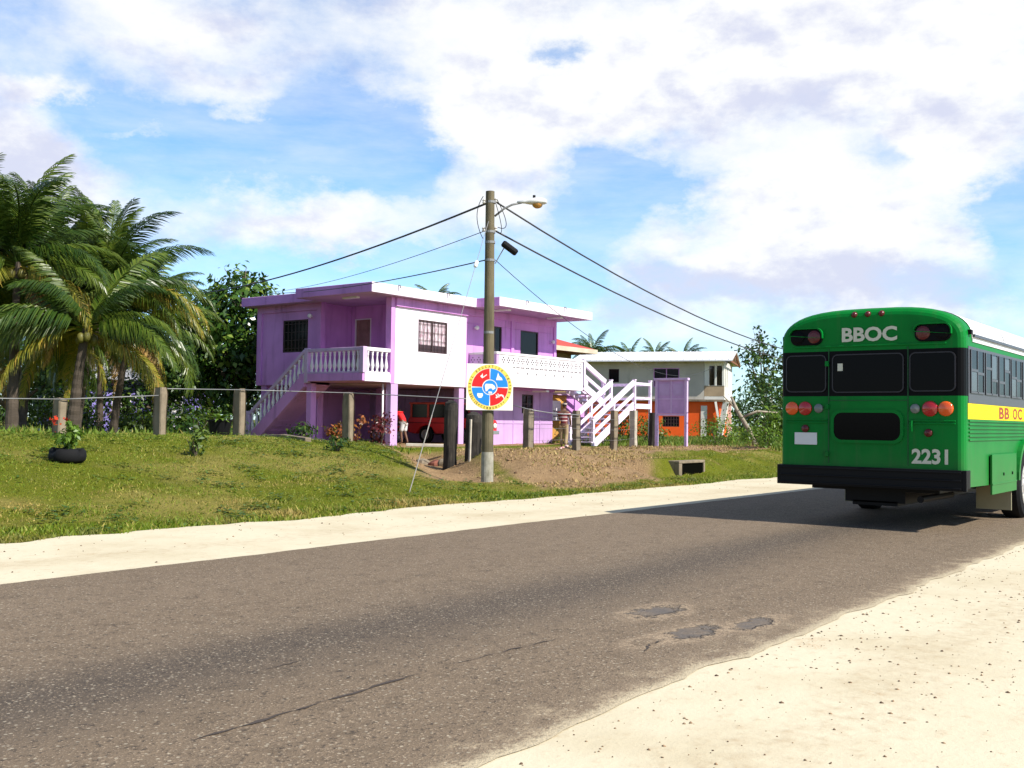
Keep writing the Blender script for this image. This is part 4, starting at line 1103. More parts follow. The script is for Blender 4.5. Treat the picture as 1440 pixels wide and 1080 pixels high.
b = MB(); b.ball((xm, 28.52, G+.76), (.15, .3, .14), 14); b.ball((xm, 29.08, G+.62), (.08, .24, .10), 12); b.box(xm-.12, xm+.12, 27.9, 28.25, G+.45, G+.66); b.build('fairing', REDP, MOTO, smooth=True)
b = MB(); b.ball((xm, 28.02, G+.76), (.13, .36, .06), 12); b.build('saddle', RUBBER, MOTO, smooth=True)
b = MB(); b.box(xm-.13, xm+.13, 28.2, 28.65, G+.3, G+.58); b.tube([(xm-.15, 28.6, G+.32), (xm-.16, 27.6, G+.34)], .04, 8); b.build('engine', CHROME, MOTO, bevel=.03)
b = MB(); b.ball((xm-.02, 29.0, G+.93), (.1, .09, .1), 12); b.build('headlight', LAMPW, MOTO, smooth=True)

# ------------------------------------------------------------------ utility pole, street lamp, cables, sign
PX, PY = 17.3, 13.6
gz = ground_z(PX, PY)
POLE = thing('utility_pole', 'tall weathered grey timber utility pole with whitewashed foot by the road', 'utility pole', (PX, PY, gz))
POLEW = paint('pole_timber', (.15, .125, .075), .85, .3, 2, dirt=(.035, .03, .022), dirt_amt=.9, stretch=(2.2, 2.2, .12), bmp=.6)
b = MB(); b.tube([(PX+.01, PY, gz-.3), (PX+.01, PY, 2), (PX+.0, PY, 4), (PX-.02, PY, 6.2)], [.125, .118, .105, .092], 18); b.build('pole_shaft', POLEW, POLE, smooth=False)
b = MB(); b.tube([(PX+.01, PY, gz-.2), (PX+.01, PY, gz+.55), (PX+.01, PY, gz+.63)], [.129, .127, .121], 18); b.build('whitewash', paint('whitewash', (.36, .34, .28), .9, .25, 7, dirt=(.14, .13, .08), dirt_amt=.9), POLE)
for z in (5.95, 5.32, 5.1, 4.72, 3.2):
    b = MB(); b.tube([(PX, PY, z), (PX, PY, z+.05)], [.112]*2, 14); b.build('band', STEELP, POLE)
for dx, z in ((-.13, 5.93), (.13, 5.97), (-.13, 5.34), (.13, 5.36)):
    b = MB(); b.lathe([(.02, 0), (.04, .02), (.025, .05), (.04, .07), (.02, .1)], (PX+dx*.8-.02, PY-dx*.6, z), (0, 0, 1), 10); b.build('insulator', flat('porcelain', (.55, .53, .5), .3), POLE)
for a, c, dd in (((.08, -.10, 6.05), (.32, -.42, 5.3), (.10, -.12, 5.45)), ((.05, -.10, 5.95), (.20, -.3, 5.15), (.06, -.12, 5.36)), ((-.1, .12, 6.1), (-.28, .3, 5.7), (-.12, .1, 5.2))):
    A, Cc, D = V(a), V(c), V(dd); P = []
    for i in range(13):
        u = i/12; P.append(V((PX, PY, 0)) + A*(1-u)**2 + Cc*2*u*(1-u) + D*u*u)
    b = MB(); b.tube(P, .008, 5); b.build('jumper_wire', BLACKP, POLE)
LAMP = thing('street_lamp', 'cobra head street lamp on curved arm near the pole top', 'street lamp', (PX+.1, PY-.12, 5.55))
rx, ry = .62, -.78       # arm points towards the road and right
b = MB(); b.tube([(PX+rx*.09, PY+ry*.09, 5.68), (PX+rx*.28, PY+ry*.28, 5.84), (PX+rx*.45, PY+ry*.45, 5.93), (PX+rx*.66, PY+ry*.66, 5.98)], .022, 8); b.build('lamp_arm', STEELP, LAMP, smooth=True)
def ell(c, d, prof_, n=14):
    b = MB(); d = V(d).normalized(); side = d.cross(V((0, 0, 1))).normalized(); vs = []; fs = []
    for u, w, h in prof_:
        for j in range(n):
            q = 2*pi*j/n; vs.append(V(c) + d*u + side*(w*cos(q)) + V((0, 0, 1))*(h*(sin(q) if sin(q) > 0 else sin(q)*.45)))
    for i in range(len(prof_)-1):
        for j in range(n): fs.append((i*n+j, i*n+(j+1) % n, (i+1)*n+(j+1) % n, (i+1)*n+j))
    fs.append(list(range(n))); fs.append([(len(prof_)-1)*n+j for j in range(n)])
    b.add(vs, fs); return b
ell((PX+rx*.56, PY+ry*.56, 5.98), (rx, ry, .02), [(0, .03, .03), (.16, .05, .05), (.28, .12, .09), (.45, .14, .11), (.58, .11, .085), (.63, .04, .04)]).build('lamp_head', flat('pale_grey_housing', (.68, .68, .66), .4), LAMP, smooth=True)
b = MB(); b.ball((PX+rx*.99, PY+ry*.99, 5.95), (.115, .115, .09), 14); b.build('lamp_lens', flat('amber_refractor', (.50, .24, .05), .15, 0, .6), LAMP, smooth=True)
b = MB(); b.tube([(PX+rx*.92, PY+ry*.92, 6.08), (PX+rx*.92, PY+ry*.92, 6.14)], .03, 8); b.build('photocell', BLACKP, LAMP)

CABLE = flat('black_cable', (.05, .05, .055), .6)
def cable(name, label, a, c, sag, r, mat=CABLE, n=28, group='cables strung from the utility pole'):
    a, c = V(a), V(c); P = []
    for i in range(n+1):
        u = i/n; p = a.lerp(c, u); p.z -= sag*4*u*(1-u); P.append(p)
    b = MB(); b.tube(P, r, 6); o = b.build(name, mat, None, smooth=True)
    tag(o, label, 'cable', group)
    return P
cable('overhead_cable', 'thick cable from pole top running left down behind the big leafy tree', (PX-.1, PY+.06, 5.93), (32.0, 49.05, 7.85), .75, .022)
cable('overhead_cable', 'thin middle cable running left from the pole above the white roof', (PX-.1, PY+.06, 5.36), (32.3, 40.3, 7.33), .35, .008)
cable('overhead_cable', 'lowest left hand cable from the pole skimming over the purple roof', (PX-.1, PY+.06, 4.74), (32.1, 40.5, 7.42), .32, .013)
cable('overhead_cable', 'thick cable from pole top sweeping right down behind the bus', (PX+.1, PY-.1, 5.97), (72.4, 20.0, 7.5), 2.35, .019)
P_ = cable('overhead_cable', 'second thick cable running right carrying a black splice tube', (PX+.08, PY-.1, 5.36), (72.4, 20.0, 5.95), 1.75, .019)
cable('overhead_cable', 'thin service wire dropping right towards the balcony roof', (PX+.08, PY-.08, 4.76), (54.8, 26.9, 4.6), 1.25, .008)
A = V((17.46, 13.39, 5.12)); B_ = V((17.64, 13.15, 4.90))
SPL = thing('splice_tube', 'fat black splice tube hanging below the right hand cable by the pole', 'cable box', A)
b = MB(); b.tube([A, A.lerp(B_, .08), A.lerp(B_, .92), B_], [.055, .075, .075, .055], 12); b.build('closure', BLACKP, SPL)
b = MB(); b.tube([A.lerp(B_, .15)-V((0,0,.05)), (PX+.09, PY-.07, 4.68)], .012, 6); b.build('bracket_rod', STEELP, SPL)
FP = thing('utility_pole', 'second timber utility pole farther along the road behind the bus', 'utility pole', (72.4, 20.0, ground_z(72.4, 20.0)))
b = MB(); b.tube([(72.4, 20.0, 0), (72.4, 20.0, 4), (72.4, 20.0, 7.7)], [.15, .13, .11], 14); b.build('pole_shaft', POLEW, FP)
for z in (5.92, 7.47):
    b = MB(); b.tube([(72.4, 20.0, z), (72.4, 20.0, z+.06)], [.135]*2, 12); b.build('band', STEELP, FP)
gy0 = V((14.1, 12.87, ground_z(14.1, 12.87)-.05)); gy1 = V((PX-.06, PY-.02, 5.62))
GUY = thing('guy_wire', 'pale steel guy wire slanting down left from the pole into the grass', 'guy wire', gy0)
b = MB(); b.tube([gy0, gy0.lerp(gy1, .26)], .010, 8); b.build('guard_tube', flat('pale_guard', (.30, .28, .25), .5), GUY)
b = MB(); b.tube([gy0.lerp(gy1, .26), gy1], .007, 6); b.build('strand', STEELP, GUY)
gi = gy0.lerp(gy1, .80); dv = (gy1-gy0).normalized()
b = MB(); b.lathe([(.015, 0), (.04, .02), (.045, .07), (.03, .08), (.045, .1), (.04, .15), (.015, .17)], gi, dv, 10); b.build('insulator', LAMPW, GUY, smooth=True)

# round emblem sign
nrm = V((-.617, -.788, 0)).normalized(); rgt = V((nrm.y*-1, nrm.x, 0)); rgt = V((-nrm.y, nrm.x, 0)); up = V((0, 0, 1))
tilt = .05
rgt2 = (rgt*cos(tilt) - up*sin(tilt)*.35).normalized()
sc = V((PX, PY, 0)) + nrm*.16; sc.z = 2.075
SIGN = thing('community_sign', 'square white sign with red and blue round emblem in yellow ring on the pole', 'sign', (sc.x, sc.y, 1.59))
def SP(x, y, d=0): return sc + rgt*x + up*y + nrm*d
def splate(mb, pts, d0, d1, m=0):
    n = len(pts); vs = [SP(x, y, d0) for x, y in pts] + [SP(x, y, d1) for x, y in pts]
    mb.add(vs, [list(range(n))[::-1], list(range(n, 2*n))] + [(i, (i+1) % n, n+(i+1) % n, n+i) for i in range(n)], m)
def arc(r0, r1, a0, a1, n=24):
    return [(r1*cos(radians(a0+(a1-a0)*i/n)), r1*sin(radians(a0+(a1-a0)*i/n))) for i in range(n+1)] + [(r0*cos(radians(a1-(a1-a0)*i/n)), r0*sin(radians(a1-(a1-a0)*i/n))) for i in range(n+1)]
def sflat(name, c): return flat(name, c, .4)
SWH, SRED, SBLU, SYEL, SBLK = sflat('sign_white', (.82, .80, .74)), sflat('sign_red', (.70, .012, .012)), sflat('sign_blue', (.012, .23, .72)), sflat('sign_yellow', (.82, .62, .10)), sflat('sign_black', (.10, .07, .03))
b = MB(); splate(b, [(-.5, -.48), (.5, -.48), (.5, .48), (-.5, .48)], -.02, 0); board = b.build('board', SWH, SIGN, bevel=.004)
b = MB(); q0 = arc(.40, .465, 0, 359.9, 64); splate(b, arc(.395, .47, 0, 180, 32), 0, .004); splate(b, arc(.395, .47, 180, 360, 32), 0, .004); b.build('ring', SYEL, board)
b = MB()
for a0 in (92, 272): splate(b, arc(.165, .385, a0, a0+86), 0, .005)
b.build('red_quarter', SRED, board)
b = MB()
for a0 in (2, 182): splate(b, arc(.165, .385, a0, a0+86), 0, .005)
splate(b, [(.145*cos(2*pi*i/28), .145*sin(2*pi*i/28)) for i in range(28)], 0, .005)
b.build('blue_field', SBLU, board)
b = MB()
def stroke(pts, w):
    for i in range(len(pts)-1):
        (xa, ya), (xb, yb) = pts[i], pts[i+1]; dx, dy = xb-xa, yb-ya; L = sqrt(dx*dx+dy*dy); nx_, ny_ = -dy/L*w/2, dx/L*w/2
        splate(b, [(xa-nx_, ya-ny_), (xb-nx_, yb-ny_), (xb+nx_, yb+ny_), (xa+nx_, ya+ny_)], .005, .008)
splate(b, [(-.19, .20), (-.16, .18), (-.15, .22), (-.165, .29), (-.18, .25), (-.21, .23)], .005, .008); stroke([(-.15, .20), (-.07, .26)], .018)
splate(b, [(.13, .15), (.27, .15), (.25, .20), (.20, .23), (.17, .31), (.155, .25), (.14, .20)], .005, .008)
splate(b, arc(0, .065, 180, 360, 14)[:15] and [(-.27, -.13), (-.27, -.18), (-.24, -.225), (-.18, -.225), (-.15, -.18), (-.15, -.13)], .005, .008)
stroke([(.13, -.15), (.16, -.20)], .018); stroke([(.13, -.22), (.20, -.17)], .03); stroke([(.17, -.13), (.20, -.21)], .02); stroke([(.20, -.17), (.26, -.16), (.29, -.19)], .035); stroke([(.29, -.19), (.30, -.23)], .018)
splate(b, [(-.11, .03), (-.09, .07), (.05, .065), (.10, .03), (.12, -.02), (.06, -.06), (.03, -.02), (-.02, -.03), (-.06, -.08), (-.09, -.09), (-.10, -.03)], .005, .008)
splate(b, [(-.03, -.09), (.04, -.09), (.05, -.13), (-.03, -.135)], .005, .008)
b.build('white_emblem', SWH, board)
def ringtext(mb, s, a_start, a_end, r, h, inside):
    n = len(s)
    for i, ch in enumerate(s):
        if ch == ' ': continue
        a = radians(a_start + (a_end-a_start)*i/(n-1)); c_ = V((cos(a), sin(a)))
        yd2 = c_ if not inside else -c_
        xd2 = V((yd2.y, -yd2.x))
        xd3 = rgt*xd2.x + up*xd2.y; yd3 = rgt*yd2.x + up*yd2.y
        mb.text(ch, SP(c_.x*r, c_.y*r, .0045), xd3, yd3, h*.62 if ch != 'I' else h*.18, h, .0012, .03, center=True)
b = MB(); ringtext(b, 'RURAL EDUCATION CENTRE', 190, -14, .433, .052, False); ringtext(b, 'COMMUNITY', 246, 314, .433, .052, True); ringtext(b, 'BELIZE', 201, 231, .433, .05, True)
for a in (-28, 238): splate(b, [(.433*cos(radians(a))+.016*cos(pi*k/3), .433*sin(radians(a))+.016*sin(pi*k/3)) for k in range(6)], .004, .007)
b.build('ring_lettering', SBLK, board)
b = MB()
for z in (-.2, .2): b.bar(SP(-.14, z, -.035), SP(.14, z, -.035), .03, .05)
b.build('fixing_strap', STEELP, SIGN)

# ------------------------------------------------------------------ fences
F1 = thing('pipe_rail_fence', 'fence of stout concrete posts with thin pipe rail across the left lawn', 'fence', (17, 21.3, .9))
def fpost(parent, s, t, zt, w, d_, mat, name='post', lean=0):
    zb = ground_z(s, t) - .2
    b = MB(); vs = []; n_ = 9; sq = []
    for cx, cy in ((-1, -1), (1, -1), (1, 1), (-1, 1)):
        sq += [(cx*(1 if cy*cx < 0 else .8), cy*(.8 if cy*cx < 0 else 1)), (cx*(.8 if cy*cx < 0 else 1), cy*(1 if cy*cx < 0 else .8))]
    m_ = len(sq)
    for k in range(n_+1):
        u = k/n_; z = zb+(zt-zb)*u; tp = .9 if k == n_ else 1
        for i, (cx, cy) in enumerate(sq):
            x = s+cx*w/2*tp+lean*u; y = t+cy*d_/2*tp-lean*.3*u
            q = mnoise.noise(V((x*5, y*5, z*2.3)))*.022
            vs.append((x+q*cx, y+q*cy, z+(mnoise.noise(V((x*9, y*9, 5)))*.03 if k == n_ else 0)))
    fs = [(k*m_+i, k*m_+(i+1) % m_, (k+1)*m_+(i+1) % m_, (k+1)*m_+i) for k in range(n_) for i in range(m_)] + [list(range(m_))[::-1], [n_*m_+i for i in range(m_)]]
    b.add(vs, fs); return b.build(name, mat, parent)
pts1 = [(12.2, 21.2, 1.74), (14.53, 21.0, 2.05), (17.1, 21.4, 2.11), (20.5, 21.0, 2.12)]
for (s_, t_, zt) in pts1: fpost(F1, s_, t_, zt, .20, .30, CONC)
pts0 = (8.4, 21.6, 1.72)
def rail(parent, a, c, r=.011, name='rail', sag=0):
    A_, C_ = V(a), V(c); b = MB(); b.tube([A_, A_.lerp(C_, .33)-V((0, 0, sag)), A_.lerp(C_, .66)-V((0, 0, sag)), C_], r, 8); return b.build(name, STEELP, parent, smooth=True)
rail(F1, (8.4, 21.5, 1.70), (12.2, 21.03, 1.72), .011, sag=.01); rail(F1, (12.2, 21.03, 1.72), (14.4, 20.9, 1.86), .013)
rail(F1, (14.5, 20.95, 2.02), (17.1, 21.24, 2.08)); rail(F1, (17.1, 21.24, 2.08), (20.5, 20.84, 2.10)); rail(F1, (20.5, 20.84, 2.10), (22.6, 17.6, 1.95), .014)
for z in ():
    b = MB(); b.tube([(12.2, 21.04, ground_z(12.2, 21.2)+z), (14.5, 20.86, ground_z(14.5, 21)+z), (17.1, 21.25, ground_z(17.1, 21.4)+z), (20.5, 20.85, ground_z(20.5, 21)+z)], .003, 5); b.build('wire', STEELP, F1)
F2 = thing('wire_fence', 'fence of leaning weathered posts and wire in front of the outdoor staircase', 'fence', (28, 18.5, .45))
for s_, t_, zt, w, d_, mt, ln in ((25.1, 18.2, 1.76, .30, .24, WOODG, .02), (28.3, 18.6, 1.76, .26, .2, WOODG, -.03), (30.9, 18.8, 1.80, .26, .2, CONC, .02), (34.8, 20.3, 1.86, .22, .26, CONCP, 0)):
    fpost(F2, s_, t_, zt, w, d_, mt, lean=ln)
rail(F2, (22.6, 17.6, 1.95), (25.1, 18.08, 1.72), .014); rail(F2, (25.1, 18.08, 1.72), (28.3, 18.48, 1.62), .016, sag=.03)
for z in (1.05, .7, .35):
    b = MB(); P = []
    for i in range(len(pp := [(25.1, 18.07), (28.3, 18.48), (30.9, 18.68), (34.8, 20.15)])): P.append((pp[i][0], pp[i][1], ground_z(*pp[i])+z))
    b.tube(P, .004, 5); b.build('wire', STEELP, F2)
# dark posts by the drain
for i, (s_, t_, zt, r_, lab) in enumerate(((20.55, 17.35, 1.88, .18, 'taller grey black rotten post left of the pair by the drain'), (20.75, 16.75, 1.58, .22, 'thick charred stump with rounded top right of the pair by the drain'))):
    zb = ground_z(s_, t_)-.25; n_ = 9
    b = MB(); b.tube([(s_, t_, zb), (s_-.01, t_, zb+.5), (s_+.02, t_, zt-.25), (s_+.03, t_+.02, zt-.06), (s_+.02, t_, zt)], [r_*1.1, r_*.95, r_*1.02, r_*.9, r_*.45], 14)
    for k in range(len(b.v)):
        x, y, z = b.v[k]; q = mnoise.noise(V((x*4, y*4, z*1.5)))*.05; b.v[k] = (x+q, y+q, z)
    tag(b.build('old_post', CHAR), lab, 'post', 'dark posts by the drain')
for i, (s_, t_, h_, lab) in enumerate(((20.35, 16.55, 1.15, 'thin pale stake leaning on the charred stump'), (20.75, 16.3, .62, 'short pale stake standing right of the charred stump'))):
    zb = ground_z(s_, t_)-.1; b = MB(); b.bar((s_, t_, zb), (s_+.03, t_, zb+h_), .045, .05, up=(1, 0, 0)); tag(b.build('stake', CONCP, bevel=.005), lab, 'stake')
b = MB(); s_, t_ = 36.1, 20.2; zb = ground_z(s_, t_)-.2
b.tube([(s_, t_, zb), (s_+.03, t_, zb+.8), (s_+.05, t_, zb+1.55)], [.2, .17, .16], 10); tag(b.build('dark_stump', CHAR), 'dark brown tree stump post beside the lilac notice board', 'post')
# purple notice board
NB = thing('notice_board_frame', 'lilac timber notice board on two legs facing left beyond the staircase', 'notice board', (35.6, 19.1, .42))
NBP = paint('lilac_board_paint', (.52, .33, .62), .7, .15, 2); NBL = paint('pale_lilac_post_paint', (.60, .44, .70), .6, .12, 3)
for y in (18.5, 19.75):
    b = MB(); zb = ground_z(35.6, y)-.2; b.box(35.55, 35.66, y-.055, y+.055, zb, 3.02); b.build('leg', NBL, NB, bevel=.006)
b = MB(); b.box(35.52, 35.69, 18.40, 19.85, 3.021, 3.11); b.box(35.55, 35.66, 18.556, 19.694, 1.68, 1.76); b.build('frame', NBL, NB, bevel=.006)
b = MB(); b.box(35.59, 35.62, 18.556, 19.694, 1.765, 3.02); pn = b.build('panel', NBP, NB)
b = MB(); b.box(35.575, 35.59, 19.1, 19.15, 1.765, 3.02); b.box(35.575, 35.59, 18.556, 19.1, 2.3, 2.34); b.box(35.575, 35.59, 19.15, 19.694, 2.3, 2.34); b.build('batten', NBL, pn)
b = MB(); b.box(35.583, 35.589, 19.2, 19.64, 2.45, 2.9); b.box(35.583, 35.589, 18.62, 19.05, 2.45, 2.9); b.build('faded_sheet', paint('faded_lilac_sheet', (.5, .36, .62), .8), pn)

# ------------------------------------------------------------------ bank clutter
CUL = thing('culvert', 'concrete box culvert mouth with dark opening at the roadside ditch', 'culvert', (24.5, 12.95, 0))
b = MB(); wall(b, 'x', 23.9, 25.35, 12.6, 12.74, -.2, .43, [(24.06, 25.27, -.2, .36)]); b.box(23.9, 24.06, 12.74, 12.95, -.2, .43); b.box(25.27, 25.35, 12.74, 12.95, -.2, .43); b.box(24.06, 25.27, 12.74, 12.95, .36, .428)
b.build('headwall', CONC, CUL, bevel=.015)
b = MB(); b.box(24.062, 25.268, 12.64, 12.70, -.2, .359); b.build('inner_shade_panel', flat('painted_inner_shade', (.004, .004, .003), 1, 0, 0), CUL)  # black panel just inside the mouth, standing for the shade within
b = MB(); b.bar((24.45, 22.45, .61), (25.3, 21.4, .59), .45, .09); tag(b.build('concrete_slab', CONCP, bevel=.015), 'pale concrete slab bridging the drain before the red truck', 'slab')
b = MB()
kp = [(18.1, 22.6), (17.6, 21.2), (17.1, 19.7), (16.7, 18.4)]
for i in range(3): b.bar((*kp[i], ground_z(*kp[i])+.02), (*kp[i+1], ground_z(*kp[i+1])+.02), .16, .14)
tag(b.build('concrete_kerb', CONC, bevel=.02), 'narrow concrete kerb leading across the lawn to the stair foot', 'kerb')
rnd = random.Random(3)
for i, (s_, t_, r_, lab) in enumerate(((22.4, 19.9, .26, 'grey rubble stone at the upper end of the drain'), (21.9, 19.0, .22, 'reddish rubble stone in the middle of the drain'), (22.9, 20.4, .20, 'small dark stone under the concrete slab'), (21.3, 18.2, .2, 'dark rubble stone beside the tall black post'))):
    b = MB(); b.ball((s_, t_, ground_z(s_, t_)+.06), (r_, r_*.8, r_*.7), 10)
    for k in range(len(b.v)):
        x, y, z = b.v[k]; q = 1+mnoise.noise(V((x*5, y*5, z*5)))*.5; b.v[k] = (s_+(x-s_)*q, t_+(y-t_)*q, z)
    tag(b.build('rubble_stone', CONC if i != 1 else paint('red_brick_rubble', (.25, .09, .06), .9)), lab, 'stone', 'stones in the drain')
# tyre planter
PL = thing('tyre_planter', 'black tyre planter with red flowered green plant on the lawn', 'planter', (9.6, 16.4, ground_z(9.6, 16.4)))
zc = ground_z(9.6, 16.4)
b = MB(); P = []; n_ = 26; vs = []; fs = []
for i in range(n_):
    q = 2*pi*i/n_; wob = .03*mnoise.noise(V((cos(q)*2.6, sin(q)*2.6, 3)))*5
    for j in range(10):
        p = 2*pi*j/10; R_ = .215 + .08*cos(p) + wob*.4; vs.append((9.6+R_*cos(q), 16.4+R_*sin(q), zc+.10+.115*sin(p)+wob*.8*(sin(p) > 0)))
for i in range(n_):
    for j in range(10): fs.append((i*10+j, ((i+1) % n_)*10+j, ((i+1) % n_)*10+(j+1) % 10, i*10+(j+1) % 10))
b.add(vs, fs); b.build('tyre', RUBBER, PL, smooth=True)
b = MB(); b.lathe([(.19, .0), (.18, .13), (0, .15)], (9.6, 16.4, zc), (0, 0, 1), 14); b.build('soil', flat('dark_soil', (.05, .03, .02), .95), PL)
# ------------------------------------------------------------------ vegetation builders
BARKP = paint('palm_bark', (.085, .066, .05), .9, .3, 3, dirt=(.035, .028, .02), dirt_amt=.8, stretch=(1, 1, 6), bmp=.6)
BARK = paint('tree_bark', (.15, .115, .085), .9, .3, 3, dirt=(.04, .03, .02), dirt_amt=.8, stretch=(5, 5, .4), bmp=.6)
PALMG = leaf_mat('palm_leaflets', (.020, .052, .008), (.068, .112, .015), .25, .3)
PALMY = leaf_mat('palm_leaflets_yellow', (.15, .17, .02), (.34, .29, .035), .3, .4, c3=(.42, .26, .05))
PALMD = leaf_mat('palm_leaflets_dead', (.30, .17, .05), (.50, .32, .10), .2, .6, c3=(.16, .09, .05))
PALMM = leaf_mat('palm_leaflets_light', (.045, .092, .010), (.14, .185, .024), .28, .32)

def frond_arrays(L, up_deg, droop, seed, leaf=.85, n=72):
    rn = random.Random(seed); vs = []; fs = []
    P = []; T = []; p = V((0, 0, 0)); th = radians(up_deg); N_ = 26; yaw = 0
    for i in range(N_+1):
        P.append(p.copy()); t = V((cos(th)*cos(yaw), cos(th)*sin(yaw), sin(th))); T.append(t)
        p = p + t*(L/N_); u = i/N_; th -= radians(droop)*(.35+1.5*u)/N_; yaw += rn.uniform(-.01, .012)
    def at(u):
        x = u*N_; i = min(int(x), N_-1); f = x-i
        return P[i].lerp(P[i+1], f), T[i].lerp(T[i+1], f).normalized()
    # midrib as a 3-sided tapering stalk
    for i in range(N_+1):
        r = .035*(1-i/N_)+.006; s = T[i].cross(V((0, 0, 1))).normalized(); u_ = s.cross(T[i])
        vs += [P[i]+s*r, P[i]-s*r, P[i]-u_*r*1.2]
        if i:
            a = (i-1)*3; b = i*3
            for j in range(3): fs.append((a+j, a+(j+1) % 3, b+(j+1) % 3, b+j))
    for k in range(n):
        u = .14 + .85*k/(n-1)
        c, t = at(u); s = t.cross(V((0, 0, 1))).normalized(); upv = s.cross(t)
        ln = leaf*(sin(pi*(.16+.78*u))**.7)*(1-.25*u)*rn.uniform(.85, 1.12)
        for sg in (-1, 1):
            if rn.random() < .06: continue
            d = (t*(.5+.45*u) + s*sg*.8 + upv*rn.uniform(.0, .35)).normalized()
            dd = (d*.55 + V((0, 0, -1))*rn.uniform(.5, 1.0)).normalized(); de = (dd*.5 + V((0, 0, -1))*rn.uniform(.3, .9)).normalized()
            w = .019*(1-.4*u)+.007
            wv = t*w
            b = len(vs)
            m = c + d*ln*.36; e = m + dd*ln*.38; g_ = e + de*ln*.34
            vs += [c-wv*.6, c+wv*.6, m+wv, m-wv, e+wv*.75, e-wv*.75, g_+wv*.1, g_-wv*.1]
            fs += [(b, b+1, b+2, b+3), (b+3, b+2, b+4, b+5), (b+5, b+4, b+6, b+7)]
    return [tuple(v) for v in vs], fs

FR = {}
def frond_mesh(kind, i):
    key = (kind, i)
    if key not in FR:
        up_, dr = {'spear': (6, 48), 'high': (6, 70), 'mid': (0, 88), 'low': (2, 80), 'dead': (-12, 80)}[kind]
        mat = {'spear': PALMM, 'high': PALMG, 'mid': PALMG if i % 2 else PALMM, 'low': PALMM if i % 2 else PALMY, 'dead': PALMD if i % 2 else PALMY}[kind]
        vs, fs = frond_arrays(3.35*(1 if kind != 'spear' else .92), up_, dr, hash(kind) % 97*0 + len(FR)*13+i, .85 if kind != 'dead' else .7)
        me = bpy.data.meshes.new('frond'); me.from_pydata(vs, [], fs); me.materials.append(mat); me.update(); FR[key] = me
    return FR[key]
def trunk_mb(z0, top, r0, seed):
    b = MB(); rn = random.Random(seed); n_ = 26; P = []; R = []
    base, top = V(z0), V(top)
    for i in range(n_+1):
        u = i/n_; x = base.lerp(top, u); bend = sin(pi*u)*.12
        x.x += bend*(top.x-base.x)*-1; x.y += bend*(top.y-base.y)*-1
        P.append(x); R.append(r0*(1-.45*u)*(1+.35*(1-u)**8)*(1.05 if i % 2 else .95))
    b.tube(P, R, 12); return b
def palm(loc, crown, label, seed, r=.17, spec=None, scale=1.0, group='coconut palms behind the fence'):
    rn = random.Random(seed); z = ground_z(loc[0], loc[1])
    o = thing('coconut_palm', label, 'palm tree', (loc[0], loc[1], z), group)
    trunk_mb((loc[0], loc[1], z-.2), crown, r, seed).build('trunk', BARKP, o, smooth=False)
    spec = spec or (('spear', 6, 62, 86), ('high', 10, 36, 64), ('mid', 13, 4, 36), ('low', 9, -24, 6), ('dead', 1, -45, -20))
    ga = rn.uniform(0, 6)
    for kind, n_, e0, e1 in spec:
        for i in range(n_):
            f = bpy.data.objects.new('frond', frond_mesh(kind, rn.randrange(4))); col.objects.link(f); f.parent = o
            ga += 2.39996 + rn.uniform(-.3, .3)
            if e1 < 40 and group.startswith('coconut'):      # lower fronds reach sideways and back, away from the open lawn
                a0 = math.atan2(-crown[1], -crown[0]); dlt = (ga-a0+pi) % (2*pi) - pi
                if abs(dlt) < .75: ga += .8 if dlt >= 0 else -.8
            s_ = scale*rn.uniform(.85, 1.12)
            f.location = V(crown) - ORG[o.name] + V((0, 0, rn.uniform(-.15, .1)))
            f.rotation_euler = (rn.uniform(-.35, .35), -radians(rn.uniform(e0, e1)), ga); f.scale = (s_,)*3
    b = MB()
    for i in range(5):
        q = 2*pi*i/5+rn.random(); b.ball((crown[0]+.2*cos(q), crown[1]+.2*sin(q), crown[2]-.28-.1*rn.random()), (.11, .11, .14), 8, k=6)
    b.build('coconut_cluster', paint('green_coconut', (.14, .13, .03), .5), o, smooth=True)
    return o
palm((14.2, 27.0), (14.45, 27.4, 5.45), 'nearest tall palm at the left edge with upright young fronds', 1, .15)
palm((16.9, 31.6), (17.55, 31.6, 5.8), 'tall slim palm rising behind the leftmost trunks', 2, .13)
palm((17.6, 29.8), (18.35, 29.4, 5.3), 'tall palm with arching crown left of the big leafy tree', 3, .14)
palm((20.2, 31.9), (20.4, 31.1, 4.5), 'palm nearest the leafy tree with fronds hanging to the right', 4, .14)
palm((15.3, 26.0), (15.4, 25.6, 3.75), 'low leaning palm with yellowing fronds spread over the fence', 5, .17,
     spec=(('spear', 2, 55, 78), ('high', 5, 30, 55), ('mid', 9, 8, 32), ('low', 8, -4, 16), ('dead', 5, -14, 8)))
palm((13.6, 29.2), (14.2, 30.2, 5.9), 'tallest palm cut by the left edge of the picture', 6, .14)
palm((15.9, 29.6), (15.8, 30.2, 4.2), 'thin dark trunked palm between the two tall left palms', 7, .13)
palm((22.8, 36.8), (22.6, 36.6, 4.6), 'farther palm deep in the shade behind the palm group', 8, .15)

